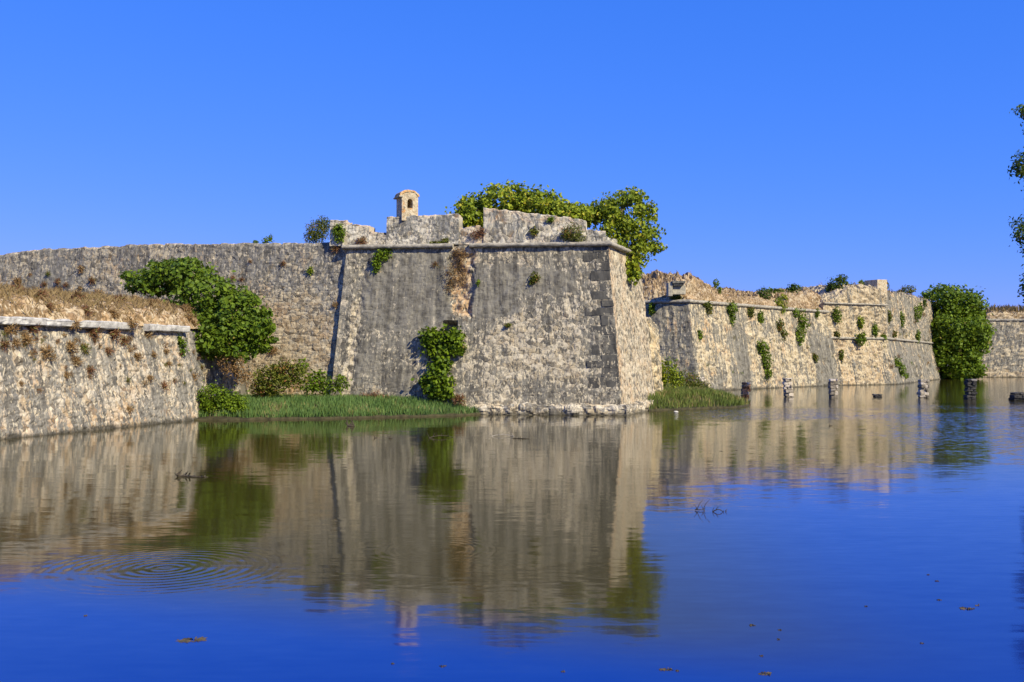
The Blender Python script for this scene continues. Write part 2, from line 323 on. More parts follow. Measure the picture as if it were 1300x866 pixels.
def water_mat():
    m, nt, n, l, p = new_mat('lake_water'); b = NB(nt)
    pos = n.new('ShaderNodeNewGeometry').outputs['Position']
    sx = n.new('ShaderNodeSeparateXYZ'); l.new(pos, sx.inputs[0]); x, y = sx.outputs[0], sx.outputs[1]
    def slope(scale, vec, amp):
        c = b.noise(b.vmul(pos, vec), scale, 2, .5, out=1)
        return b.vmul(b.vop('SUBTRACT', c, (.5, .5, .5)), (amp * .35, amp, 0))
    s = b.vop('ADD', slope(1.0, (.5, 2.6, 1), .026), slope(1.0, (.16, .55, 1), .012))
    s = b.vop('ADD', s, slope(1.0, (2.4, 9.0, 1), .042))
    # breezier patches of water: far right basin and a streak off the bastion's corner
    br = b.noise(b.vmul(pos, (.05, .11, 1)), 1.0, 3, .55)
    streak = b.math('MULTIPLY', b.ramp(x, 6.0, 11.0), b.math('MULTIPLY', b.ramp(y, 47.5, 52), b.ramp(y, 60, 66, 1, 0)))
    basin = b.math('MULTIPLY', b.ramp(b.math('SUBTRACT', x, b.math('MULTIPLY', y, .27)), 0.0, 9.0), b.math('MULTIPLY', b.ramp(y, 26, 44), b.ramp(y, 66, 80, 1, 0)))
    streak = b.math('MULTIPLY', streak, b.ramp(br, .34, .46))
    near = b.math('MULTIPLY', b.ramp(x, -2.0, 6.0), b.ramp(y, 22, 36))
    brz = b.math('MAXIMUM', streak, b.math('MULTIPLY', basin, b.ramp(br, .30, .60, .25, .9)))
    brz = b.math('ADD', brz, b.math('MULTIPLY', near, .10))
    c = b.noise(b.vmul(pos, (3.2, 9.0, 1)), 1.0, 2, .6, out=1)
    s = b.vop('ADD', s, b.vop('MULTIPLY', b.vmul(b.vop('SUBTRACT', c, (.5, .5, .5)), (.25, .62, 0)), vec1(b, n, brz)))
    # spreading rings
    for cx, cy, rad, lam, amp in ((-5.0, 14.4, 2.2, .17, .022), (4.2, 21.5, 1.3, .16, .012), (-1.2, 15.8, 1.4, .17, .012)):
        dx, dy = b.math('SUBTRACT', x, cx), b.math('SUBTRACT', y, cy)
        r = b.math('SQRT', b.math('ADD', b.math('MULTIPLY', dx, dx), b.math('ADD', b.math('MULTIPLY', dy, dy), 1e-4)))
        a = b.math('MULTIPLY', b.math('COSINE', b.math('MULTIPLY', r, 2 * math.pi / lam)), b.math('MULTIPLY', b.ramp(r, rad * .55, rad, amp, 0), b.ramp(r, 0, .25)))
        # broken rings
        a = b.math('MULTIPLY', a, b.ramp(b.noise(pos, .8, 2), .32, .55, .45, 1))
        cv = n.new('ShaderNodeCombineXYZ'); l.new(b.math('MULTIPLY', a, b.math('DIVIDE', dx, r)), cv.inputs[0]); l.new(b.math('MULTIPLY', a, b.math('DIVIDE', dy, r)), cv.inputs[1])
        s = b.vop('ADD', s, cv.outputs[0])
    nn = b.vop('ADD', s, (0, 0, 1)); nz = n.new('ShaderNodeVectorMath'); nz.operation = 'NORMALIZE'; l.new(nn, nz.inputs[0])
    l.new(nz.outputs[0], p.inputs['Normal'])
    near_refl_mask = b.math('MULTIPLY', b.ramp(b.math('ADD', y, b.math('MULTIPLY', x, .38)), 9.6, 12.4), b.ramp(b.math('SUBTRACT', x, b.math('MULTIPLY', y, .15)), -.5, 3.5, 1, .12))
    wall_refl_tint = b.math('MAXIMUM', near_refl_mask, b.ramp(y, 19, 31))      # reflection tint put into the colour: olive under wall reflections, blue under sky
    l.new(b.mix(wall_refl_tint, (.000, .020, .198), (.036, .029, .006)), p.inputs['Base Color'])
    p.inputs['Roughness'].default_value = .065; p.inputs['IOR'].default_value = 1.45; p.inputs['Specular IOR Level'].default_value = .5
    return m
def vec1(b, n, f):
    c = n.new('ShaderNodeCombineXYZ')
    for i in range(3): b.l.new(f, c.inputs[i])
    return c.outputs[0]
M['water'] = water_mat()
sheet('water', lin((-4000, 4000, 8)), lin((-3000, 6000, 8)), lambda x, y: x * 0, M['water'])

# ------------------------------------------------------------------ main bastion
def lerp_fn(us, zs): return lambda u: np.interp(u, us, zs)
BP = [(-11.2, 60.5), (-10.3, 56.0), (6.0, 54.2), (9.0, 62.0), (7.2, 70.0)]     # plan at the waterline
BAT, ZC = 1.0, 9.45
U1 = math.hypot(.9, 4.5); LF = math.hypot(16.3, 1.8); U2 = U1 + LF
def cu(px): return U1 + (px - 420) / (788 - 420) * LF                           # picture column -> metres along the front
def cv(py): return 1.2 + (524 - py) / 216 * 9.5
bastion = empty('bastion', (-2, 58, 0), 'large weathered stone bastion with a sharp corner carrying the small sentry box', 'bastion')
def b_film(u, v, P):
    n = .35 * fbm(P, .5, 4); n2 = .18 * fbm(P * np.array((1, 1, .35)), 1.6, 4)
    f = .64 + n * .5 + n2
    w = .5 * n; f += .70 * box_mask(u + w, v + w, cu(452), cu(572), cv(414), cv(318), .14)
    f += .70 * box_mask(u + w, v + w, cu(598), cu(662), cv(398), cv(332), .14) + .60 * box_mask(u + w, v + w, cu(655), cu(742), cv(368), cv(340), .14)
    f += .22 * box_mask(u + n, v + n, cu(440), cu(540), cv(500), cv(430), .8)
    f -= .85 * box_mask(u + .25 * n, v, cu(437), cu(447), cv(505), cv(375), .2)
    f -= .35 * box_mask(u + n, v + n, cu(640), cu(745), cv(480), cv(400), .8)
    f -= .45 * box_mask(u + n, v + n, cu(575), cu(606), cv(400), cv(318), .25)
    f -= .3 * box_mask(u + n, v + n, cu(590), cu(640), cv(360), cv(330), .4)
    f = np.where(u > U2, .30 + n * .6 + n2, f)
    return f
def b_warm(u, v, P):
    n = fbm(P, 1.1, 4)
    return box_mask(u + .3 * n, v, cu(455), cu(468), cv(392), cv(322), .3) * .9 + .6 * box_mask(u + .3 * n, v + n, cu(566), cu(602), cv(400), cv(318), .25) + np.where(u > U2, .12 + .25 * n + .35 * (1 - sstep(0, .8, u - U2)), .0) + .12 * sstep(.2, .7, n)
def b_dent(u, v, P):
    n = fbm(P, 1.5, 3)
    d = -.75 * box_mask(u, v, cu(562), cu(580), cv(418), cv(406.5), .06)
    d -= (.28 + .25 * n) * box_mask(u + .25 * n, v + .3 * n, cu(570), cu(600), cv(398), cv(316), .22)
    d -= (.10 + .1 * n) * box_mask(u + .5 * n, v + .4 * n, cu(440), cu(452), cv(470), cv(330), .3)
    return d
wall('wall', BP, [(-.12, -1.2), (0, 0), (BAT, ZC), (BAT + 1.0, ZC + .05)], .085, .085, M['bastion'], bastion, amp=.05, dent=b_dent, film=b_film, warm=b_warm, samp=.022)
# terreplein behind the parapet
def cap(name, pts, z, mat, parent):
    me = bpy.data.meshes.new(name); me.from_pydata([(p[0], p[1], z) for p in pts] + [(p[0], p[1], z - .8) for p in pts], [],
        [list(range(len(pts)))] + [(i, i + len(pts), (i + 1) % len(pts) + len(pts), (i + 1) % len(pts)) for i in range(len(pts))]); me.update()
    return link(name, me, mat, parent)
cap('terreplein', [(-8.0, 72), (-8.2, 58.0), (4.4, 56.6), (7.3, 62.4), (6.0, 72)], ZC + .02, M['earth'], bastion)
BPc = BP
def along(a, c, t): return tuple(np.array(a) + (np.array(c) - np.array(a)) * t)
tb0, tb1 = (cu(575) - U1) / LF, (cu(596) - U1) / LF
for pth, sd in (([BP[0], BP[1], along(BP[1], BP[2], tb0)], 0), ([along(BP[1], BP[2], tb1)] + BP[2:], 1)):
    cordon('cordon', pth, BAT - .17, ZC, .125, M['cordon'], bastion, amp=.02, seed=sd)
wall('footing', [(-2.0, 55.08), (6.0, 54.2), (9.0, 62.0)], [(-.30, -.9), (-.32, .38), (-.22, .55), (.25, .62)], .09, .09, M['footing'], bastion, amp=.09, freq=1.6, samp=.07, stone=(.8, .5),
     film=lambda u, v, P: .25 + .3 * fbm(P, 1.0, 3))
# quoins at the salient
def bsurf(s, z, out):                   # s metres left of the corner on the front
    n1 = np.array((1.8, 16.3)) / LF; n1 = np.array((1.8 / LF, 16.3 / LF)); d2 = np.array((3.0, 7.8)); d2 /= np.linalg.norm(d2); n2 = np.array((-d2[1], d2[0]))
    o = BAT * z / ZC - out; mm = (n1 + n2) / (1 + n1 @ n2); c = np.array((6.0, 54.2)) + mm * o; d1 = np.array((16.3, -1.8)) / LF
    p = c - d1 * s; return (p[0], p[1], z)
rq = random.Random(4); V, Fc, T, QUV = [], [], [], []; z = .66; k = 0
while z < 9.05:
    h = rq.uniform(.36, .62); L = rq.uniform(.62, .95) if k % 2 else rq.uniform(1.05, 1.75); s = 0.0
    segs = [(0, L)] if rq.random() < .6 else [(0, L * .42), (L * .42 + .03, L)]
    if rq.random() < .25: segs = segs[1:]
    for (s0, s1) in segs:
        b0 = len(V); out = rq.uniform(-.01, .025)
        for zz in (z + .025, z + h - .02):
            for (ss, oo) in ((s1, -.2), (s1 - .02, out), (s0, out), (s0, -.2)):
                q = bsurf(ss, zz, oo); V.append((q[0] + rq.uniform(-.04, .02), q[1] + rq.uniform(-.01, .01), q[2] + rq.uniform(-.035, .035)))
        for f in ((0, 1, 5, 4), (1, 2, 6, 5), (2, 3, 7, 6), (4, 5, 6, 7), (3, 2, 1, 0)): Fc.append([b0 + i for i in f])
        T += [rq.choice((1.1, 1, 1, .95, .9, .8, .6, .4, .25))] * 8; QUV += [(rq.uniform(0, 40) * 0 + (-ss), zz) for zz in (z, z + h) for ss in (s1, s1, s0, s0)]
    z += h; k += 1
link('quoin_stones', mesh_np('quoin_stones', V, Fc, vattr={'film': T, 'warm': [0] * len(T)}, uv=QUV), M['quoin'], bastion)
# a lower ruined spur behind the flank
wall('spur', [(8.3, 64.0), (9.9, 65.0), (10.6, 69.0)], [(0, -.6), (.5, 5.0), (1.0, 5.5), (2.2, 5.4)], .12, .12, M['flank'], bastion, top=lambda u: .9 * np.sin(u * 1.7) - .4, zt=(3, 5.5), amp=.16, film=lambda u, v, P: .3 + .4 * fbm(P, .7, 3))

# merlons: pieces of parapet along the front, given by picture columns and heights
def front_pt(px, o):
    n1 = np.array((1.8 / LF, 16.3 / LF)); a = np.array((-10.3, 56.0)) + n1 * o; d = np.array((16.3, -1.8)) / LF
    k = (px - W_PX / 2) / F_PX * (1 / math.cos(PITCH)); t = (k * a[1] - a[0]) / (d[0] - k * d[1]); return a + d * t
def z_at(py, Y): return at(650, py, Y).z
def merlon(name, x0, x1, y0, y1, o=1.12, thick=1.5, amp=.045, film=.35, zb=None, rough=.10, mat='parapet', seed=0, warm=.05, x0b=None):
    a, c = front_pt(x0, o), front_pt(x1, o); za, zc = z_at(y0, a[1]), z_at(y1, c[1]); L = np.linalg.norm(c - a)
    zb = ZC + .1 if zb is None else zb; hmin = min(za, zc)
    return wall(name, [a, c], [(0, zb), (.06, hmin - .05), (.10, hmin), (thick, hmin), (thick, zb)], .08, .08, M[mat], bastion,
        top=lambda u: (za - hmin) + (zc - za) * u / L, zt=(zb + .1, hmin), amp=amp, samp=.03, film=lambda u, v, P: film + .45 * fbm(P, .9, 4), warm=lambda u, v, P: warm + .3 * sstep(.25, .7, fbm(P, 1.7, 3)) + .5 * sstep(hmin - .22, hmin + .05, P[:, 2]) * sstep(-.2, .3, fbm(P, 2.5, 2)),
        cell_top=rough, seed=seed)
merlon('merlon', 418, 438, 279.5, 279, film=.05, seed=1)
merlon('merlon', 438.5, 468, 284, 286, film=.12, seed=2)
merlon('parapet_wall', 468, 491, 294, 296, thick=1.0, film=.2, seed=3, rough=.25)
merlon('merlon', 490, 582, 275, 271, film=.5, seed=4)
merlon('parapet_wall', 582, 614, 288, 287, o=1.2, thick=1.2, film=.25, seed=5, warm=.35, rough=.2)
merlon('merlon', 613.5, 744, 262.8, 279, o=1.1, film=.35, seed=6)
merlon('parapet_wall', 744.5, 769, 292, 292.5, o=1.15, thick=1.2, film=.45, seed=7)
fl = [np.array((5.2, 56.2)), np.array((7.8, 63.0))]
wall('parapet_wall', fl, [(0, ZC), (.05, 10.1), (1.0, 10.1), (1.0, ZC)], .1, .1, M['parapet'], bastion, amp=.06, cell_top=.15, top=lambda u: u * 0, zt=(9.6, 10.1), seed=8)

# ------------------------------------------------------------------ curtain wall behind the left outwork
curtain = empty('curtain_wall', (-25, 61, 0), 'tall grey rubble curtain wall behind the low grassy wall', 'wall')
tp = lambda u: np.interp(u, [0, 25, 31, 33.5, 35.5, 39, 42, 49.5, 56, 60], [-.5, -.2, .0, .25, .4, .38, .45, .28, .1, .05])
L_C = math.hypot(55, 15.7)
wall('wall', [(-64, 71.75), (-9.0, 56.15)], [(-.25, -1), (0, 1), (.85, 9.55), (1.0, 9.65), (3.0, 9.7), (3.0, 0)], .10, .085, M['curtain'], curtain, top=tp, zt=(7.5, 9.5), amp=.04, samp=.03, stone=(.5, .2),
     film=lambda u, v, P: .40 + .42 * fbm(P, .3, 4) + .20 * sstep(5.0, 8.5, P[:, 2]) - .28 * box_mask(P[:, 0], P[:, 2], -17, -9, 0, 6.5, 1.5), warm=lambda u, v, P: .30 * sstep(.1, .6, fbm(P, .45, 4)) + .12 * (1 - sstep(3, 8, P[:, 2])), cell_top=.14, seed=9)

# ------------------------------------------------------------------ low outwork wall at left with its ledge and grassy top
outwork = empty('outwork_wall', (-19, 43, 0), 'low battered wall at far left with white ledge and dry grassy top', 'wall')
AP = [(-27.5, 10), (-19.3, 37.5), (-15.7, 49.9), (-14.9, 57.5)]
AL = [0, math.hypot(8.2, 27.5)]; AL.append(AL[1] + math.hypot(3.6, 12.4)); AL.append(AL[2] + 7.6)
def a_dent(u, v, P): return -.35 * sstep(AL[2] + .3, AL[2] + 3, u) * (1 + fbm(P, .8, 3))
o_, A_BVH = wall('wall', AP, [(-.15, -1.0), (0, 0), (.85, 4.45), (.95, 4.62)], .085, .085, M['low'], outwork, amp=.055, samp=.05, dent=a_dent,
     film=lambda u, v, P: .60 + .4 * fbm(P, .45, 4) + .22 * fbm(P * np.array((1, 1, .2)), 1.3, 3), warm=lambda u, v, P: .34 * sstep(.0, .6, fbm(P, .7, 4)) + .25 * (1 - sstep(.3, 1.4, P[:, 2])), seed=10)
o_, A_TOP = wall('grassy_top', AP, [(.85, 4.60), (1.08, 5.15), (1.5, 5.45), (2.4, 5.75), (5.0, 6.1), (10.5, 6.3)], .13, .13, M['rubble'], outwork, amp=.16, samp=.06,
     film=lambda u, v, P: .35 + .5 * fbm(P, .6, 3) + .5 * sstep(1.0, 1.6, v), warm=lambda u, v, P: .25 + .3 * fbm(P, .8, 3), seed=11)
la = AL[2] - AL[1]
for pth, sd in ((AP[:2] + [along(AP[1], AP[2], (la - 4.1) / la)], 12), ([along(AP[1], AP[2], (la - 3.2) / la), AP[2]], 23)):
    wall('ledge', pth, [(1.1, 4.36), (.56, 4.38), (.52, 4.42), (.50, 4.66), (.55, 4.70), (1.15, 4.73)], .12, .08, M['marble'], outwork, amp=.022, samp=.03, stone=(1.6, 3.0), seed=sd, dent=lambda u, v, P: -.06 * sstep(.3, .6, fbm(P, 1.2, 3)))

# ------------------------------------------------------------------ rear bastion to the right
rear = empty('rear_bastion', (28, 108, 0), 'long tan bastion with thin moulding behind the right grassy islet', 'bastion')
EP = [(6, 99), (17.7, 95), (39.4, 118.2), (41, 124)]
EL1 = math.hypot(11.7, 4); EL2 = EL1 + math.hypot(21.7, 23.2)
def e_film(u, v, P):
    n = fbm(P, .25, 4); s = u - EL1
    f = np.where(s < 0, .85 + .35 * n, .44 + .55 * n + .35 * fbm(P * np.array((1, 1, .15)), .8, 4))
    for s0, s1, v1 in ((3.3, 5.0, 7.0), (7.0, 11.2, 9.0), (25.5, 32, 7.5)):
        f = f + .42 * box_mask(s + .9 * n + .5 * fbm(P * np.array((1, 1, .4)), 1.3, 3), v + 1.5 * n, s0, s1, -2, v1, .9) * (1.5 if s0 > 20 else 1)
    return f
wall('wall', EP, [(-.2, -1), (0, 0), (1.6, 8.7), (1.75, 8.75)], .14, .14, M['rear'], rear, amp=.09, samp=.035, stone=(.6, .3), film=e_film,
     warm=lambda u, v, P: .5 * sstep(.1, .7, fbm(P, .5, 4)), seed=13, dent=lambda u, v, P: -.35 * sstep(.35, .8, fbm(P, .3, 3)) * sstep(EL1 + 11, EL1 + 14, u))
E_TOPZ = lambda u: np.interp(u - EL1, [-14, -4, -1, 1.5, 4, 5, 7, 14, 19, 24, 31, 40], [.2, .4, .3, .4, .1, -.3, -.7, -.9, -.75, -.4, .1, .2])
o_, E_TOP = wall('earth_parapet', EP, [(1.72, 8.7), (2.0, 9.3), (2.6, 10.2), (3.4, 11.0), (4.2, 11.25), (9, 11.2), (11, 9)], .17, .17, M['rubble'], rear, top=E_TOPZ, zt=(9.2, 11), amp=.26, samp=.08, freq=.8,
     film=lambda u, v, P: .5 + .45 * fbm(P, .4, 4), warm=lambda u, v, P: .15 + .3 * fbm(P, .5, 3), cell_top=.55, seed=14)
cordon('cordon', EP, 1.50, 8.72, .17, M['cordon'], rear, ru=.3, amp=.04, seed=15)
# stone-framed embrasure at the corner of the rear parapet
def blocks(name, spec, mat, parent, jit=.02, seed=1):
    rb = random.Random(seed); bm = bmesh.new()
    for (c, s, rz) in spec:
        r_ = bmesh.ops.create_cube(bm, size=1.0); mt = Matrix.Translation(c) @ Matrix.Rotation(rz, 4, 'Z') @ Matrix.Diagonal((*s, 1))
        bmesh.ops.transform(bm, matrix=mt, verts=r_['verts'])
        for v in r_['verts']: v.co += Vector((rb.uniform(-jit, jit), rb.uniform(-jit, jit), rb.uniform(-jit, jit)))
    bmesh.ops.bevel(bm, geom=list(bm.edges), offset=.025, segments=1, affect='EDGES')
    me = bpy.data.meshes.new(name); bm.to_mesh(me); bm.free(); return link(name, me, mat, parent)
ec = at(858, 362, 96.6)
blocks('embrasure_frame', [((ec.x - .62, ec.y + .05, ec.z - .45), (.4, .8, 1.3), .1), ((ec.x + .30, ec.y + .25, ec.z - .45), (1.3, .5, .9), .1)], M['parapet_block'], rear)
blocks('embrasure_lintel', [((ec.x + .16, ec.y - .05, ec.z + .25), (1.25, .95, .24), .1), ((ec.x + .16, ec.y + .02, ec.z + .02), (1.0, .8, .2), .1)], M['slab'], rear, seed=2)

# ------------------------------------------------------------------ corner tower block beyond
tower = empty('corner_bastion', (50, 132, 0), 'far corner bastion in two tiers with square block on its top', 'bastion')
FP = [(37.6, 116.8), (46.9, 121.2), (71.5, 163.0), (70, 176)]
FL1 = math.hypot(9.3, 4.4)
wall('lower_wall', FP, [(-.2, -1), (0, 0), (1.25, 5.6), (1.4, 5.65)], .17, .17, M['rear'], tower, amp=.12, samp=.04, stone=(.7, .35), film=lambda u, v, P: .20 + .4 * fbm(P, .25, 4) + .35 * fbm(P * np.array((1, 1, .15)), .7, 4) + .72 * sstep(FL1 - .3, FL1 + .6, u), warm=lambda u, v, P: .15 + .25 * fbm(P, .3, 3), seed=16,
     dent=lambda u, v, P: -.4 * sstep(.2, .8, fbm(P, .35, 3)) * sstep(FL1 + 3, FL1 + 8, u))
T_TOP = lambda u: np.interp(u, [0, 2.5, 4.5, FL1 - 1, FL1 + 2, FL1 + 20, FL1 + 44], [-2.0, -.9, .2, .2, -.2, .4, .6])
o_, F_TOP = wall('upper_wall', FP, [(1.25, 5.6), (1.5, 9.8), (1.7, 11.6), (2.4, 11.9), (9, 12.0), (9, 9)], .17, .17, M['rear'], tower, top=T_TOP, zt=(9.8, 11.6), amp=.16, samp=.05, stone=(.7, .35),
     film=lambda u, v, P: .08 + .35 * fbm(P, .25, 4) + .3 * fbm(P * np.array((1, 1, .2)), .7, 4) + .62 * sstep(FL1 - .3, FL1 + .6, u), warm=lambda u, v, P: .10 + .5 * sstep(.0, .7, fbm(P, .4, 4)) * sstep(FL1, FL1 + 1, u), cell_top=.4, seed=17,
     dent=lambda u, v, P: -.6 * sstep(.15, .8, fbm(P, .35, 3)) * sstep(FL1 + 2, FL1 + 6, u))
cordon('cordon', FP, 1.14, 5.62, .14, M['cordon'], tower, ru=.3, amp=.04, seed=18)
cordon('string_course', FP[:2], 1.36, 9.75, .10, M['cordon'], tower, ru=.3, amp=.03, seed=19)
tc_ = at(1112, 364, 123.6)
blocks('corner_block', [((tc_.x, tc_.y, tc_.z - .3), (1.75, 1.9, 2.2), .55)], M['sentry'], tower, jit=.05)

far = empty('far_wall', (105, 171, 0), 'far grey stone wall at the right edge beyond the big round tree', 'wall')
HP = [(86, 190), (80.1, 172), (140, 167)]
wall('wall', HP, [(-.3, -1), (0, 0), (1.9, 9.9), (2.0, 10.0)], .25, .25, M['farwall'], far, amp=.14, samp=.06, stone=(.9, .5), film=lambda u, v, P: .55 + .35 * fbm(P, .2, 4) - .45 * (1 - sstep(1.5, 3.2, v)), warm=lambda u, v, P: .15 * (1 - sstep(1, 4, v)), seed=20)
o_, H_TOP = wall('rubble_parapet', HP, [(1.9, 9.9), (2.2, 11.0), (3.2, 11.5), (8, 11.6), (8, 9)], .3, .3, M['rubble'], far, amp=.28, samp=.12, cell_top=.4, top=lambda u: u * 0, zt=(10, 11.5), film=lambda u, v, P: .2 + .3 * fbm(P, .4, 3), seed=21)
cordon('cordon', HP, 1.9, 9.95, .22, M['cordon'], far, ru=.4, amp=.05, seed=22)

# ------------------------------------------------------------------ sentry box
sb_c = at(517, 274, 57.25)
sbox = empty('sentry_box', (sb_c.x, sb_c.y, sb_c.z - .1), 'small stone sentry box with orange lichened roof on the bastion parapet', 'sentry box')
def local(name, bm, mat, parent):
    me = bpy.data.meshes.new(name); bm.to_mesh(me); bm.free()
    o = bpy.data.objects.new(name, me); COL.objects.link(o); me.materials.append(mat); o.parent = parent; return o
S, HB = .98, 1.12
def arch_prism(bm, w, z0, zs, rise, y0, y1, n=12, over=0.0):
    prof = [(-w / 2, z0), (w / 2, z0)] + [(w / 2 * math.cos(math.pi * i / n), zs + rise * math.sin(math.pi * i / n)) for i in range(n + 1)]
    a = [bm.verts.new((x, y0, z)) for x, z in prof]; c = [bm.verts.new((x, y1, z)) for x, z in prof]; k = len(prof)
    bm.faces.new(a); bm.faces.new(c[::-1])
    for i in range(k): bm.faces.new((a[i], c[i], c[(i + 1) % k], a[(i + 1) % k]))
bm = bmesh.new(); arch_prism(bm, S, -.25, HB, .27, -S / 2, S / 2); bmesh.ops.recalc_face_normals(bm, faces=bm.faces)
body = local('body', bm, M['sentry'], sbox)
bm = bmesh.new(); arch_prism(bm, .32, .48, .84, .17, -S / 2 - .2, S / 2 - .14); bmesh.ops.recalc_face_normals(bm, faces=bm.faces)
cut = local('cutter', bm, M['sentry'], sbox)
md = body.modifiers.new('opening', 'BOOLEAN'); md.operation = 'DIFFERENCE'; md.object = cut; md.solver = 'EXACT'
dg = bpy.context.evaluated_depsgraph_get(); me2 = bpy.data.meshes.new_from_object(body.evaluated_get(dg)); body.modifiers.clear(); body.data = me2
bpy.data.objects.remove(cut)
bm = bmesh.new(); k = 14; w0, w1 = S / 2 + .03, S / 2 + .05
ins = [((S / 2 + .012) * math.cos(math.pi * i / k), HB + .02 + (.272) * math.sin(math.pi * i / k)) for i in range(k + 1)]
outs = [((S / 2 + .10) * math.cos(math.pi * i / k) - .03, HB + .03 + (.37) * math.sin(math.pi * i / k) ** .9) for i in range(k + 1)]
ys = (-S / 2 - .03, S / 2 + .03); rings = [[[bm.verts.new((x, y, z)) for x, z in q] for q in (ins, outs)] for y in ys]
for i in range(k):
    bm.faces.new((rings[0][1][i], rings[0][1][i + 1], rings[1][1][i + 1], rings[1][1][i])); bm.faces.new((rings[0][0][i + 1], rings[0][0][i], rings[1][0][i], rings[1][0][i + 1]))
    for r_ in rings: bm.faces.new((r_[0][i], r_[0][i + 1], r_[1][i + 1], r_[1][i]))
for i in (0, k): bm.faces.new((rings[0][0][i], rings[0][1][i], rings[1][1][i], rings[1][0][i]))
bmesh.ops.recalc_face_normals(bm, faces=bm.faces)
for v in bm.verts: v.co += Vector((random.uniform(-.02, .02), random.uniform(-.03, .03), random.uniform(-.02, .025)))
local('roof', bm, M['lichen'], sbox)
bm = bmesh.new(); r_ = bmesh.ops.create_cube(bm, size=1); bmesh.ops.transform(bm, matrix=Matrix.Translation((-S / 2 - .06, 0, HB + .0)) @ Matrix.Diagonal((.24, S + .1, .09, 1)), verts=r_['verts'])
bmesh.ops.bevel(bm, geom=list(bm.edges), offset=.015, segments=1, affect='EDGES'); local('eave', bm, M['cordon'], sbox)
sbox.rotation_euler.z = R(25)

# ------------------------------------------------------------------ vegetation helpers
class G: rng = np.random.RandomState(21)
def leaf_arrays(C, L, asp=.7, up=.5, outn=None, jit=.5, axis=None, axisw=0.0):
    n = len(C); r = G.rng
    nor = r.normal(size=(n, 3)); nor /= np.linalg.norm(nor, axis=1)[:, None]; nor[:, 2] += up
    if outn is not None: nor += outn * .8
    nor /= np.linalg.norm(nor, axis=1)[:, None] + 1e-9
    a = r.normal(size=(n, 3));
    if axis is not None: a = a * (1 - axisw) + axis * axisw * 1.7
    a -= nor * np.einsum('ij,ij->i', a, nor)[:, None]; a /= np.linalg.norm(a, axis=1)[:, None] + 1e-9; b = np.cross(nor, a)
    ln = (L * (1 + jit * r.uniform(-1, 1, n)))[:, None]; w = ln * asp
    V = np.empty((n, 4, 3)); V[:, 0] = C - a * ln * .5; V[:, 1] = C + b * w * .5 + nor * ln * .08; V[:, 2] = C + a * ln * .5; V[:, 3] = C - b * w * .5 + nor * ln * .08
    return V.reshape(-1, 3)
def in_blobs(blobs, n, hole=.0, shell=.55, freq=.9):
    vol = np.array([(r[0] * r[1] * r[2]) ** (2 / 3) for _, r in blobs]); vol /= vol.sum(); P, O = [], []; r_ = G.rng
    need = n
    for (c, r), f in zip(blobs, vol):
        k = int(n * f * 2.2) + 8
        d = r_.normal(size=(k, 3)); d /= np.linalg.norm(d, axis=1)[:, None]; rad = shell + (1 - shell) * r_.uniform(0, 1, k) ** .6
        rad *= 1 + .34 * perlin(d * 2.6 + np.array(c)) + .13 * r_.normal(size=k)
        p = np.array(c) + d * rad[:, None] * np.array(r); s = min(r)
        m = perlin(p * (freq / max(.25, s)) * 1.6 + 3.3) > -.22 + hole
        p, d = p[m], d[m]; kk = int(n * f) + 1; P.append(p[:kk]); O.append(d[:kk])
    return np.concatenate(P), np.concatenate(O)
def leaf_mesh(name, C, O, L, mat, parent=None, asp=.7, up=.4, tint=None, axis=None, axisw=0):
    V = leaf_arrays(C, L, asp, up, O, axis=axis, axisw=axisw); n = len(C)
    t = np.clip(G.rng.uniform(0, 1, n) * .75 + .25 * (perlin(C * 1.1) + .5), 0, 1) if tint is None else tint
    return link(name, mesh_np(name, V, np.arange(4 * n).reshape(n, 4), fattr={'tint': t}), mat, parent)
def tubes(name, chains, mat, parent=None, seg=6):
    V, Fq = [], []
    for pts in chains:
        pts = [(Vector(p[0]), p[1]) for p in pts]; base = len(V)
        for i, (p, r) in enumerate(pts):
            d = (pts[min(i + 1, len(pts) - 1)][0] - pts[max(i - 1, 0)][0]).normalized(); x = d.orthogonal().normalized(); y = d.cross(x)
            for k in range(seg): a = 2 * math.pi * k / seg; V.append(tuple(p + (x * math.cos(a) + y * math.sin(a)) * r))
        for i in range(len(pts) - 1):
            for k in range(seg): q = base + i * seg; Fq.append((q + k, q + (k + 1) % seg, q + seg + (k + 1) % seg, q + seg + k))
        q = base + (len(pts) - 1) * seg
        for k in range(seg // 2 - 1): Fq.append((q, q + 1 + 2 * k, q + 2 + 2 * k, q + (3 + 2 * k) % seg))
    return link(name, mesh_np(name, V, Fq, True), mat, parent)
def limb(a, b, r0, r1, bend=.12, n=6):
    a, b = Vector(a), Vector(b); L = (b - a).length; k = random.Random(int(abs(a.x * 13 + b.x * 71 + b.z * 17) * 100)); off = Vector((k.uniform(-1, 1), k.uniform(-1, 1), k.uniform(-.3, 1))) * L * bend
    return [(a.lerp(b, t) + off * math.sin(math.pi * t), r0 + (r1 - r0) * t) for t in [i / n for i in range(n + 1)]]
def mpp(Y): return Y / F_PX
def blob(px, py, Y, rx, ry, rd=None):
    c = at(px, py, Y); s = mpp(Y); return (tuple(c), (rx * s, rd if rd is not None else rx * s, ry * s))
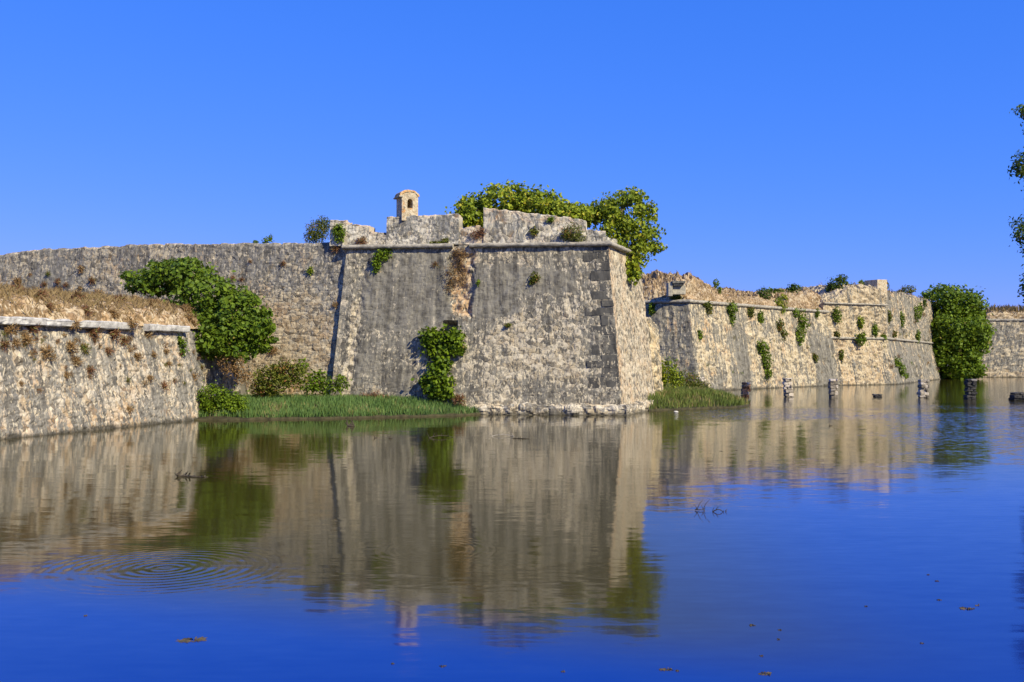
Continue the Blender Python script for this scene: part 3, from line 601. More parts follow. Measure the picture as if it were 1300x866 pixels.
def tree(name, label, cat, base, blobs, n, leaf, mat, group=None, trunk_r=.14, hole=0, shell=.5, asp=.7, nl=6, bark='bark', extra=()):
    t = empty(name, base, label, cat, group)
    C, O = in_blobs(blobs, n, hole, shell); leaf_mesh('crown', C, O, leaf, M[mat], t, asp)
    bs = sorted(blobs, key=lambda b: -b[1][0])[:nl]; ch = []; fork = Vector(base).lerp(Vector(bs[0][0]), .45)
    ch.append(limb(base, fork, trunk_r, trunk_r * .7, .06))
    for c, r in bs:
        e = Vector(c) + Vector((0, 0, r[2] * .35)); ch.append(limb(fork, e, trunk_r * .55, trunk_r * .12))
        for q in range(3):
            rr = random.Random(q + int(c[0] * 7)); ch.append(limb(fork.lerp(e, .6), Vector(c) + Vector((rr.uniform(-.7, .7) * r[0], rr.uniform(-.6, .6) * r[1], rr.uniform(-.3, .8) * r[2])), trunk_r * .25, trunk_r * .07))
    tubes('trunk', ch, M[bark], t); return t
def wall_plant(name, label, spots, mat, cat='plant', group=None, dens=1.0, leaf=None, asp=.6, hang=0, sides=.55, stem=True, Y=None, hole=0, toward=.75):
    bl, s0 = [], None
    for (px, py, rx, ry) in spots:
        h = at(px, py, Y) if Y else hit(px, py)
        if h is None: continue
        s = mpp(h.y); rd = max(.12, min(rx, ry) * s * sides); bl.append(((h.x, h.y - rd * toward, h.z), (rx * s, rd, ry * s))); s0 = s0 or (h, s)
    if not bl: return None
    h, s = s0; leaf = leaf or max(.10, min(.22, s * 2.3))
    area = sum(b[1][0] * b[1][2] for b in bl); n = int(dens * 24 * area / leaf ** 2) + 60
    C, O = in_blobs(bl, n, hole - .18, .3)
    if stem and max(b[1][0] for b in bl) > .45:
        t = empty(name, h, label, cat, group); leaf_mesh('foliage', C, O, leaf, M[mat], t, asp)
        tubes('stem', [limb((h.x, h.y + .05, h.z - bl[0][1][2] * .6), b[0], .05, .015) for b in bl for _ in (0, 1)], M['bark'], t)
        return t
    o = leaf_mesh(name, C, O, leaf, M[mat], None, asp); return tag(o, label, cat, group)
def tuft(name, label, px, py, r, mat, group=None, cat='plant', Y=None, n=None, leafl=None, up=.6):
    h = at(px, py, Y) if Y else hit(px, py)
    if h is None: return
    s = mpp(h.y); rr = r * s; k = int((n or int(60 + 260 * rr)) * 1.8); d = G.rng.normal(size=(k, 3)); d[:, 1] -= .5; d[:, 2] += up; d /= np.linalg.norm(d, axis=1)[:, None]
    t = G.rng.uniform(.25, 1.0, k)[:, None]; C = np.array(h) + d * rr * t * np.array((1, .8, .9)); V = leaf_arrays(C, rr * .55, .13, .2, None, .5, d, .7)
    tt = np.clip(G.rng.uniform(0, 1, k), 0, 1)
    o = link(name, mesh_np(name, V, np.arange(4 * k).reshape(k, 4), fattr={'tint': tt}), M[mat]); return tag(o, label, cat, group)
def blades(name, P, hgt, wid, mat, lean=.35, label=None, kind='stuff', parent=None):
    n = len(P); r = G.rng; a = r.uniform(0, 2 * math.pi, n); ln = hgt * (1 + .45 * r.uniform(-1, 1, n)); dx, dy = np.cos(a), np.sin(a); l2 = lean * r.uniform(.1, 1, n) * ln; b = r.uniform(0, 2 * math.pi, n)
    V = np.empty((n, 4, 3)); w = wid * r.uniform(.7, 1.3, n); side = np.stack([dx * w, dy * w, dx * 0], -1)
    tip = np.stack([np.cos(b) * l2, np.sin(b) * l2, ln], -1); mid = np.stack([np.cos(b) * l2 * .3, np.sin(b) * l2 * .3, ln * .6], -1)
    V[:, 0] = P - side; V[:, 1] = P + side; V[:, 2] = P + mid + side * .6; V[:, 3] = P + tip
    t = np.clip(.5 + .5 * perlin(P * .7) + .35 * r.uniform(-1, 1, n), 0, 1)
    o = link(name, mesh_np(name, V.reshape(-1, 3), np.arange(4 * n).reshape(n, 4), fattr={'tint': t}), M[mat], parent); return tag(o, label, None, None, kind)

# ------------------------------------------------------------------ banks
def bank(name, front, back, zf, mat='mud'):
    nu, nt = 90, 26; f = np.array(front, float); b = np.array(back, float)
    def rs(p):
        s = np.r_[0, np.cumsum(np.linalg.norm(np.diff(p, axis=0), axis=1))]; t = np.linspace(0, s[-1], nu); return np.stack([np.interp(t, s, p[:, 0]), np.interp(t, s, p[:, 1])], -1)
    f, b = rs(f), rs(b); T = np.linspace(0, 1, nt) ** 1.6; P = []
    for i in range(nu):
        for t in T: q = f[i] * (1 - t) + b[i] * t; P.append((q[0], q[1], 0))
    P = np.array(P); tt = np.tile(T, nu); L = np.repeat(np.linalg.norm(f - b, axis=1), nt); d = tt * L
    P[:, 1] -= np.where(tt < .5, .25 * perlin(np.stack([P[:, 0] * 1.1, P[:, 0] * 0, P[:, 0] * 0 + 3], -1)), 0) * (1 - tt)
    P[:, 2] = np.where(tt == 0, -.5, zf(d, L) + .06 * perlin(P * 1.3))
    idx = np.arange(len(P)).reshape(nu, nt); Fq = np.stack([idx[:-1, :-1], idx[1:, :-1], idx[1:, 1:], idx[:-1, 1:]], -1).reshape(-1, 4)
    o = tag(link(name, mesh_np(name, P, Fq, True), M[mat]), kind='structure')
    bv = BVHTree.FromPolygons([tuple(p) for p in P], [tuple(q) for q in Fq.tolist()]); BVH.append(bv); return o, P.reshape(nu, nt, 3), bv
def scatter(bv, x0, x1, y0, y1, n, zmin=-9, mask=None):
    r = G.rng; xs, ys = r.uniform(x0, x1, n), r.uniform(y0, y1, n); out = []
    for x, y in zip(xs, ys):
        z = drop(x, y, bv)
        if z is not None and z > zmin and (mask is None or mask(x, y, z)): out.append((x, y, z - .02))
    return np.array(out)
gp = lambda *q: [tuple(ground(*p))[:2] for p in q]
fr = gp((246, 533.5), (280, 534), (320, 533), (370, 532.5), (430, 531.5), (490, 530), (540, 529), (590, 527.5), (625, 525.5), (632, 524))
o_, _, BK = bank('bank', fr, [(-15.8, 56.5), (-13, 57.5), (-9.5, 57.5), (-5, 56.2), (-1.2, 55.6), (-.6, 55.4)], lambda d, L: .10 + .62 * sstep(0, 3.2, d) * np.minimum(1, L / 2.0))
blades('grass', scatter(BK, -16.2, -.6, 50, 58, 42000, .06), .30, .013, 'grass', label='short green grass covering the bank below the walls')
fr2 = [(8.0, 58.3), (10.0, 59.8), (12.3, 61.3), (14.2, 62.6), (15.7, 65.5), (15.2, 72), (16.2, 80), (18.2, 90), (18.6, 95)]
o_, _, BK2 = bank('islet', fr2, [(8.2, 60.5), (8.8, 62), (9, 64), (9, 68), (9, 72), (9, 78), (10, 85), (12, 92), (13, 96)], lambda d, L: .10 + .55 * sstep(0, 2.2, d))
blades('grass', scatter(BK2, 7.8, 18.8, 58, 96, 45000, .06), .36, .017, 'grass2', label='olive green grass covering the islet beside the bastion')
blades('grass', scatter(BK, -14, -.6, 50, 58, 5000, .06, lambda x, y, z: fbm(np.array([(x, y, z)]), .6, 2)[0] > .1 or y < 52.6), .33, .012, 'grass2', label='olive and straw coloured grass mixed into the bank')
for px in (338, 387, 398, 858):
    c = ground(px, 531 if px < 800 else 524)
    bm = bmesh.new(); bmesh.ops.create_icosphere(bm, subdivisions=2, radius=.11)
    for v in bm.verts: v.co = Vector((v.co.x * 1.3, v.co.y, v.co.z * .6)) * (1 + .3 * random.uniform(-1, 1) * .5)
    me = bpy.data.meshes.new('pale_stone'); bm.to_mesh(me); bm.free(); tag(link('pale_stone', me, M['marble'], None, (c.x, c.y, .05)), 'small pale stone lying at the edge of the grassy bank', 'stone', 'pale stones along the water edge')
xs, ys = G.rng.uniform(18, 50, 90000), G.rng.uniform(26, 74, 90000); zs = ground_z(xs, ys); ok = (zs > .06) & (fbm(np.stack([xs, ys, zs], -1), .3, 3) > -.35)
blades('grass', np.stack([xs, ys, zs - .12], -1)[ok][:26000], .45, .02, 'grass2', label='rough grass on the shore beyond the right edge')
# dry grass on the walls' tops
blades('dry_grass', scatter(A_TOP, -34, -14.5, 26, 60, 52000, 4.72, lambda x, y, z: fbm(np.array([(x, y, z)]), 1.1, 2)[0] > -.25 + max(0, 5.3 - z) * .6), .27, .008, 'straw', lean=.9, label='dry brown grass along the top of the low left wall')
blades('dry_grass', scatter(E_TOP, 6, 45, 92, 126, 24000, 9.3, lambda x, y, z: fbm(np.array([(x, y, z)]), .5, 2)[0] > -.05), .21, .016, 'straw', lean=.8, label='dry tan grass on the sloping parapet of the rear bastion')
blades('dry_grass', scatter(H_TOP, 80, 112, 168, 182, 7000, 11.2), 1.0, .045, 'straw', lean=.5, label='tall dry straw on top of the far right wall')
blades('dry_grass', scatter(F_TOP, 38, 76, 116, 170, 5000, 11.2), .45, .04, 'straw', lean=.7, label='thin dry grass on top of the far corner bastion')

# ------------------------------------------------------------------ trees and shrubs
fb = [blob(x, y, Y, rx, ry, rd) for x, y, Y, rx, ry, rd in ((205, 357, 55.5, 38, 19, 1.5), (238, 350, 55.2, 38, 19, 1.6), (265, 378, 54.5, 42, 28, 1.8), (298, 395, 54, 36, 27, 1.7), (285, 425, 53.2, 42, 28, 1.7), (318, 418, 53.4, 27, 24, 1.3), (268, 437, 52.6, 24, 18, 1.1), (178, 362, 55.8, 20, 10, .9), (327, 440, 53.2, 18, 8, .7), (296, 444, 52.8, 26, 14, 1.0), (225, 338, 55.6, 20, 9, .9), (338, 398, 53.8, 8, 6, .4), (346, 432, 53.2, 7, 4, .3), (163, 350, 55.8, 9, 6, .4), (198, 338, 55.7, 12, 6, .5), (318, 380, 54.2, 12, 7, .5), (242, 332, 55.4, 14, 5, .5), (335, 415, 53.4, 14, 10, .6), (255, 415, 53.4, 22, 26, 1.2))]
tree('fig_tree', 'broad dark green fig tree against the curtain wall behind the low left wall', 'tree', at(300, 478, 54.6), fb, 15000, .225, 'fig', trunk_r=.16, shell=.5, asp=.75, hole=.03)
tb = [blob(x, y, Y, rx, ry, rd) for x, y, Y, rx, ry, rd in ((600, 272, 60, 27, 22, 1.6), (640, 258, 61, 36, 23, 1.8), (682, 264, 61, 36, 23, 1.8), (715, 276, 60.5, 30, 18, 1.5), (588, 282, 59.5, 13, 14, .8), (745, 274, 61, 22, 14, 1.2))]
tree('fig_tree', 'wide yellow green crown behind the tall merlon on top of the bastion', 'tree', at(655, 306, 60.5), tb, 13000, .21, 'top', trunk_r=.15, shell=.55, asp=.75)
tb2 = [blob(x, y, Y, rx, ry, rd) for x, y, Y, rx, ry, rd in ((790, 268, 60.5, 34, 24, 1.5), (812, 300, 60, 28, 26, 1.3), (782, 292, 60, 24, 26, 1.3), (803, 326, 59.4, 24, 20, 1.0), (800, 250, 61, 20, 12, 1.0), (768, 268, 61, 22, 16, 1.2), (832, 315, 60, 14, 8, .6), (806, 348, 58.8, 8, 14, .4), (822, 270, 60.6, 14, 14, .7), (802, 345, 58.6, 11, 16, .4), (783, 318, 59.4, 13, 18, .6))]
tree('fig_tree', 'loose yellow green tree leaning over the right flank of the bastion', 'tree', at(783, 306, 60.5), tb2, 8500, .20, 'top', trunk_r=.13, shell=.3, hole=.02, asp=.7, nl=9)
gb = [blob(x, y, Y, rx, ry, rd) for x, y, Y, rx, ry, rd in ((1196, 380, 160, 22, 18, 4), (1222, 388, 160, 24, 22, 4.2), (1212, 420, 157, 36, 28, 5), (1208, 452, 156, 32, 24, 4), (1235, 425, 158, 19, 26, 3.5), (1226, 462, 157, 16, 18, 3), (1240, 402, 160, 9, 9, 2), (1215, 474, 156, 24, 10, 3), (1196, 430, 157, 16, 30, 3), (1236, 470, 156, 12, 10, 2.5))]
tree('round_tree', 'big round dark green tree at the water between the far walls', 'tree', at(1212, 480, 160), gb, 21000, .46, 'ivy', trunk_r=.35, shell=.6, asp=.8, hole=-.15)
# tall tree on the shore just outside the right edge; a few boughs reach into view
rb = [blob(x, y, Y, rx, ry, rd) for x, y, Y, rx, ry, rd in ((1301, 141, 62, 15, 9, .7), (1298, 210, 62, 13, 20, .9), (1299, 296, 62, 16, 24, .9), (1306, 362, 61, 10, 22, .8), (1350, 150, 62, 40, 40, 2.2), (1360, 230, 62, 50, 42, 2.4), (1365, 310, 62, 50, 42, 2.4), (1390, 100, 62, 45, 40, 2.2), (1370, 380, 62, 45, 30, 2))]
tree('shore_tree', 'tall dark tree whose boughs reach in at the right edge of the picture', 'tree', (37.6, 62.5, .5), rb, 15000, .23, 'dark', trunk_r=.35, shell=.3, asp=.5, nl=9, hole=.02)

iv = [(548, 428, 17, 13), (572, 428, 19, 14), (560, 445, 26, 10), (584, 442, 9, 10), (560, 462, 17, 12), (555, 485, 24, 18), (560, 500, 20, 10)]
wall_plant('ivy', 'dense green ivy climbing the front of the main bastion', iv, 'ivy', leaf=.20, asp=.8, dens=1.5, sides=.75)
bush = lambda label, spots, mat, **k: wall_plant('shrub', label, spots, mat, cat='shrub', **k)
bush('dense bright green bush at the foot of the low left wall', [(275, 508, 27, 20), (264, 520, 18, 16), (298, 514, 20, 17)], 'ivy', Y=51.0, leaf=.13, sides=.8, dens=1.9)
bush('olive shrub with reddish twigs below the fig tree on the bank', [(345, 483, 26, 20), (366, 474, 24, 19), (335, 497, 18, 10)], 'olive', Y=53.9, leaf=.13, dens=1.5, hole=.0)
bush('leafy green shrub on the bank beside the shadowed joint of the walls', [(395, 486, 22, 16), (384, 466, 9, 12), (415, 491, 16, 11), (433, 487, 12, 12), (408, 480, 12, 10)], 'ivy', Y=55.0, leaf=.15, dens=.9, hole=.05)
bush('low russet growth along the foot of the main bastion left of the ivy', [(465, 503, 12, 5), (484, 504, 14, 5), (478, 501, 8, 6)], 'russet', Y=55.1, leaf=.12, asp=.25)
tuft('shrub', 'brown leafless shrub at the right foot of the ivy', 583, 509, 10, 'russet', cat='shrub', Y=54.9, n=200)
bush('rusty brown shrub under the fig tree on the low wall', [(295, 462, 18, 16), (310, 478, 12, 12)], 'dry', leaf=.13, dens=.9, asp=.4, Y=52.6)
bush('small bright green plant hanging low on the left wall beside its corner', [(231, 441, 9, 13), (228, 434, 5, 7)], 'ivy', leaf=.13)
bush('dark round bush standing behind the curtain wall top beside the pale merlon', [(405, 294, 16, 15), (412, 285, 10, 10), (398, 302, 12, 10)], 'olive', Y=60.0, leaf=.11, asp=.4, dens=1.6)
bush('tiny green shrub on the curtain wall top left of the dark bush', [(340, 306, 8, 5), (344, 302, 3, 5)], 'ivy', Y=61.5, leaf=.10)
bush('tiny low green sprig on the curtain wall top', [(325, 308, 4, 3)], 'ivy', Y=61.8, leaf=.09)
bush('green plant growing in the gap of the leftmost pale merlon', [(432, 297, 8, 13), (428, 292, 6, 8)], 'ivy', leaf=.13)
bush('green shrub hanging from the cordon near the bastion left end', [(485, 325, 12, 9), (478, 338, 7, 10), (492, 318, 8, 5)], 'ivy', leaf=.14)
bush('brownish green shrub on the tall merlon above the bastion cordon', [(726, 295, 14, 12), (718, 300, 8, 7), (735, 302, 9, 6)], 'olive', leaf=.12, asp=.35, dens=1.2, sides=.8)
bush('small green tuft on the tall merlon left of the brownish shrub', [(678, 294, 6, 6)], 'olive', leaf=.11)
bush('small green sprig near the top of the tall merlon', [(699, 279, 5, 4)], 'ivy', leaf=.10)
bush('lone green tuft in the middle of the bastion front', [(679, 353, 7, 7), (675, 358, 4, 4)], 'olive', leaf=.12)
bush('low green growth along the cordon under the sentry box', [(555, 309, 14, 3), (565, 306, 5, 4)], 'olive', leaf=.10)
bush('tiny green sprig right of the brown cascade on the bastion', [(607, 359, 3, 4)], 'ivy', leaf=.10)
bush('tiny green sprig low on the bastion front', [(645, 413, 4, 3)], 'olive', leaf=.09)
bush('dry brown cascade of creepers under the broken cordon', [(582, 330, 10, 16), (573, 350, 11, 16), (588, 352, 8, 14), (570, 366, 8, 8), (585, 322, 12, 8)], 'dry', leaf=.10, asp=.3, dens=.6, hole=.1)
bush('dry russet shrub in the embrasure beside the tall merlon', [(605, 298, 11, 7), (612, 294, 6, 6)], 'russet', leaf=.11, asp=.3)
tuft('shrub', 'small russet tuft on the merlon step left of the sentry box', 460, 308, 9, 'russet', cat='shrub')
tuft('shrub', 'small brown tuft at the top of the shadowed joint', 427, 318, 8, 'russet', cat='shrub')
tuft('shrub', 'small russet tuft high on the left half of the bastion front', 553, 337, 6, 'russet', cat='shrub')
tuft('shrub', 'brown tuft half way down the shadowed joint', 426, 388, 6, 'dry', cat='shrub')
bush('yellow green tuft high on the curtain wall near the joint', [(394, 344, 5, 5)], 'top', leaf=.11)
# rear bastion
gE = 'green shrubs rooted in the rear bastion wall'
bush('green shrubs at the flank foot on the islet', [(845, 470, 15, 17), (838, 482, 10, 12), (858, 482, 12, 11)], 'top', Y=69, leaf=.17, dens=1.1)
bush('brownish shrub on the islet right of the green one', [(872, 482, 18, 13), (890, 489, 12, 7)], 'olive', Y=74, leaf=.16, asp=.4)
for lab, sp, mt in (('flat green shrub beneath the embrasure on the rear bastion corner', [(858, 378, 9, 4)], 'olive'),
    ('green shrub under the moulding beside the main bastion flank', [(827, 393, 5, 8)], 'ivy'),
    ('green shrub hanging just right of the rear bastion corner', [(899, 391, 6, 10), (895, 386, 4, 4)], 'olive'),
    ('wedge of green creeper, second along the rear bastion moulding', [(927, 392, 9, 9), (929, 404, 5, 10)], 'ivy'),
    ('brownish shrub, third along the rear bastion moulding', [(952, 397, 6, 8)], 'olive'),
    ('small green shrub below the moulding above the long ivy strip', [(965, 403, 5, 9)], 'ivy'),
    ('tall yellow green shrub rising above the rear bastion moulding', [(990, 388, 9, 12), (994, 379, 6, 5)], 'top'),
    ('green creeper falling below the tall yellow green shrub', [(989, 413, 6, 9), (994, 425, 5, 8)], 'olive'),
    ('long green creeper, the longest below the rear moulding', [(1017, 410, 8, 17), (1014, 427, 7, 14), (1009, 398, 6, 7)], 'ivy'),
    ('long leaning ivy strip low on the rear bastion face', [(967, 442, 9, 11), (971, 458, 9, 13), (974, 473, 7, 9)], 'ivy'),
    ('small green clump on the rear bastion face near its corner', [(888, 425, 4, 7)], 'ivy'),
    ('small olive clump low on the rear bastion face towards its right end', [(1034, 454, 5, 6)], 'olive'),
    ('green shrub where the rear bastion meets the corner bastion', [(1061, 400, 7, 11)], 'ivy'),
    ('green sprig at the right end of the rear moulding', [(1036, 398, 4, 7)], 'ivy')):
    bush(lab, sp, mt, leaf=.22, dens=1.15, sides=.7)
bush('dark green bush on the dry slope above the rear moulding', [(969, 374, 10, 9)], 'dark', leaf=.22)
bush('low dark green bush on the skyline of the rear bastion', [(1008, 365, 10, 6), (1002, 368, 6, 4)], 'dark', Y=112, leaf=.24)
bush('flat green shrub on the skyline left of the low dark bush', [(983, 369, 13, 3)], 'ivy', Y=112, leaf=.2)
bush('green strip of weeds descending the end of the rubble crest', [(909, 360, 4, 6), (913, 368, 3, 5)], 'ivy', Y=103, leaf=.2)
bush('round dark bush on top of the wall left of the square block', [(1063, 362, 14, 12), (1068, 354, 7, 6), (1052, 366, 5, 6)], 'dark', Y=121.5, leaf=.26, dens=1.3)
bush('yellow green shrub close to the left side of the square block', [(1094, 361, 7, 6)], 'top', Y=127, leaf=.24)
bush('pale sprig close to the right side of the square block', [(1126, 363, 3, 6)], 'olive', Y=129, leaf=.2, dens=.6)
bush('green shrub on the corner bastion top near the big round tree', [(1152, 368, 11, 6), (1142, 371, 7, 3)], 'olive', Y=140, leaf=.26)
for lab, sp, mt in (('round green bush on the lower moulding of the corner bastion', [(1092, 430, 8, 9)], 'ivy'),
    ('upright green shrub above the lower moulding of the corner bastion', [(1110, 419, 5, 9)], 'ivy'),
    ('sparse yellow shrub on the left face of the corner bastion', [(1092, 409, 5, 8)], 'top'),
    ('small green tuft on the lower moulding at the corner edge', [(1121, 428, 4, 4)], 'ivy'),
    ('green creeper right beside the corner edge of the far bastion', [(1128, 402, 4, 9)], 'olive'),
    ('green creeper, second right of the corner edge of the far bastion', [(1143, 406, 5, 11)], 'ivy'),
    ('largest green creeper high on the far bastion right face', [(1162, 398, 7, 11), (1167, 392, 4, 8)], 'ivy'),
    ('small dark shrub near the top right end of the far bastion', [(1173, 385, 3, 5)], 'dark'),
    ('green shrub on the right part of the lower moulding', [(1164, 428, 4, 9)], 'ivy'),
    ('brownish tuft above the lower moulding right of the corner', [(1134, 424, 4, 5)], 'olive'),
    ('leaning green ivy at the water on the far bastion', [(1137, 460, 6, 7), (1142, 470, 7, 10), (1148, 477, 6, 4)], 'ivy'),
    ('thin weeds in the seam between rear and corner bastions', [(1068, 452, 3, 10), (1062, 425, 4, 6)], 'olive')):
    bush(lab, sp, mt, leaf=.26, dens=1.2, sides=.7)
rt = random.Random(9)
for _ in range(30):
    x = rt.uniform(890, 1190); y = rt.uniform(412 + (x - 890) * .03, 478 - (x - 890) * .02)
    tuft('wall_tuft', 'tiny olive or brown weed rooted between stones of the rear bastions', x, y, rt.uniform(1.8, 4.2), rt.choice(('olive', 'dry', 'olive', 'ivy')), group='tiny weeds on the rear bastion walls', n=40, up=-.3)
for _ in range(16):
    x = rt.uniform(1130, 1192); y = rt.uniform(385, 470)
    tuft('wall_tuft', 'tiny olive or brown weed rooted between stones of the rear bastions', x, y, rt.uniform(2.5, 5), rt.choice(('dry', 'russet', 'dry', 'olive')), group='tiny weeds on the rear bastion walls', n=50, up=-.2)
# dry tufts on the left walls
z1 = lambda x, y: (x * .335, 290 + y * .335)
for (x, y, r, mt) in ((35, 385, 11, 'dry'), (120, 380, 9, 'russet'), (100, 430, 9, 'dry'), (175, 478, 10, 'dry'), (265, 458, 9, 'dry'), (320, 460, 7, 'olive'), (350, 400, 9, 'russet'), (410, 470, 6, 'russet'), (430, 405, 10, 'russet'), (290, 508, 7, 'dry'),
                     (490, 690, 5, 'dry'), (565, 572, 5, 'dry'), (620, 600, 6, 'russet'), (520, 490, 6, 'dry'), (640, 515, 4, 'dry'), (580, 482, 5, 'dry'), (340, 540, 6, 'russet'), (60, 440, 7, 'dry'), (15, 445, 8, 'russet'), (470, 430, 7, 'russet'), (560, 405, 6, 'dry'), (250, 560, 5, 'dry'), (80, 590, 4, 'dry'), (630, 470, 4, 'dry')):
    tuft('dry_tuft', 'small brown dry tuft rooted in the face of the low left wall', *z1(x, y), r * 1.35, mt, n=190, group='dry tufts on the face of the low left wall')
rt = random.Random(5)
for _ in range(46):
    x = rt.uniform(2, 262); yl = 404 + x * .047 + 12; y = yl + abs(rt.gauss(0, 30)) + 4
    if y < 520: tuft('dry_tuft', 'small brown dry tuft rooted in the face of the low left wall', x, y, rt.uniform(3.5, 7), rt.choice(('dry', 'russet', 'dry', 'olive')), group='dry tufts on the face of the low left wall', n=70, up=.2)
tuft('dry_tuft', 'yellow green tuft, the only greenish one low on the left wall', *z1(485, 580), 6, 'olive')
tuft('dry_tuft', 'brown tuft growing over the white ledge of the low wall', *z1(285, 370), 9, 'dry')
tuft('dry_tuft', 'tall brown tuft in the gap of the white ledge', *z1(500, 370), 12, 'dry')
tuft('dry_tuft', 'brown dry tuft at the corner under the fig tree', *z1(735, 565), 8, 'dry')
for (x, y, r, mt) in ((170, 215, 6, 'russet'), (220, 205, 6, 'russet'), (350, 200, 7, 'russet'), (250, 217, 5, 'russet'), (305, 230, 5, 'dry'), (115, 178, 4, 'russet')):
    tuft('dry_tuft', 'small reddish dry tuft on the curtain wall above the grassy slope', *z1(x, y), r, mt, group='dry tufts on the curtain wall')
tuft('dry_tuft', 'large orange brown tuft at the far left on the curtain wall', *z1(70, 208), 9, 'dry')
tuft('dry_tuft', 'yellowish tuft high on the curtain wall', *z1(310, 158), 7, 'dry')
tuft('dry_tuft', 'olive tuft left of the yellowish one on the curtain wall', *z1(185, 175), 5, 'olive')
for (x, y, r) in ((296, 354, 6), (307, 356, 5), (360, 336, 6), (318, 333, 4), (240, 340, 6)):
    tuft('dry_tuft', 'small russet tuft on the curtain wall around the fig tree', x, y, r, 'russet', group='russet tufts around the fig tree')
tuft('dry_tuft', 'brown tuft on the curtain wall right below the fig tree crown', 347, 446, 8, 'dry')

for (x, y, r, mt) in ((20, 372, 12, 'russet'), (52, 378, 11, 'russet'), (75, 372, 9, 'dry'), (98, 380, 11, 'russet'), (125, 376, 10, 'dry'), (150, 384, 11, 'russet'), (172, 382, 9, 'dry'), (195, 388, 10, 'dry'), (215, 388, 10, 'dry'), (236, 394, 9, 'dry'), (62, 392, 8, 'russet'), (110, 396, 9, 'russet'), (145, 400, 9, 'dry'), (240, 404, 8, 'dry'), (246, 412, 7, 'dry')):
    tuft('dry_tuft', 'brown dry shrub among the grass on top of the low left wall', x, y, r, mt, group='dry shrubs on top of the low left wall', n=240)
# ------------------------------------------------------------------ ruined piers and things in the water
def pier(name, label, px, py0, py1, wpx, mat, seed, z0=-.4, lean=0.0, pale=.45):
    base = ground(px, py0); s = mpp(base.y); w = wpx * s * .82; top = (py0 - py1) * s; rp = random.Random(seed); bm = bmesh.new(); z = z0; lean = rp.uniform(-.09, .09); lay = bm.faces.layers.float.new('tint')
    while z < top - .02:
        h = min(rp.uniform(.14, .30), top - z + .04); x = -w / 2
        ins = .72 + .28 * rp.random() if z > .0 else .95
        while x < w / 2 - .05:
            l = min(rp.uniform(.22, .55), w / 2 - x); tint = rp.choice((0, .1, .35, .9, 1)) if rp.random() < pale * 1.6 else rp.uniform(0, .2)
            if z < .02: tint = 0
            r_ = bmesh.ops.create_cube(bm, size=1.0); dep = w * rp.uniform(.7, .95)
            bmesh.ops.transform(bm, matrix=Matrix.Translation(((x + l / 2) * ins + rp.uniform(-.05, .05) + lean * z, rp.uniform(-.08, .08), z + h / 2)) @ Matrix.Rotation(rp.uniform(-.12, .12), 4, 'Z') @ Matrix.Rotation(rp.uniform(-.07, .07), 4, 'Y') @ Matrix.Diagonal((l * .96, dep, h * .95, 1)), verts=r_['verts'])
            for f in {f for v in r_['verts'] for f in v.link_faces}: f[lay] = tint
            x += l
        z += h
    bmesh.ops.bevel(bm, geom=list(bm.edges), offset=.035, segments=1, affect='EDGES')
    for v in bm.verts: v.co += Vector((rp.uniform(-.025, .025), rp.uniform(-.025, .025), rp.uniform(-.02, .02)))
    me = bpy.data.meshes.new(name); bm.to_mesh(me); bm.free(); o = link(name, me, M[mat], None, (base.x, base.y, 0)); return tag(o, label, 'ruined pier', 'row of ruined bridge piers')
pier('ruined_pier', 'pale stone pier stump on the grass, leftmost of the row', 892, 498, 479, 12, 'pier', 1, pale=.9, z0=.2)
pier('ruined_pier', 'reddish stone pier stump at the tip of the grassy islet', 946, 504, 486, 13, 'brick', 2)
pier('ruined_pier', 'tan stone pier stump standing in water before the rear bastion', 1001, 504, 481, 13, 'pier', 3, pale=.95)
pier('ruined_pier', 'dark and cream pier stump before the seam of the two rear bastions', 1058.5, 505, 482, 13, 'pier', 4, pale=.7)
pier('ruined_pier', 'black and white pier stump before the far bastion right face', 1172, 505, 482, 14, 'pier', 5, pale=.62)
pier('ruined_pier', 'dark pier stump in front of the big round tree', 1231.5, 507, 482, 15, 'blackstone', 6, pale=.12)
pier('ruined_pier', 'low dark heap of stones in the water at the right edge', 1293, 508, 499, 22, 'blackstone', 7, pale=.05)
pier('ruined_pier', 'flat dark slab barely above water between two pier stumps', 1113.5, 504, 501, 13, 'blackstone', 8, pale=.05)

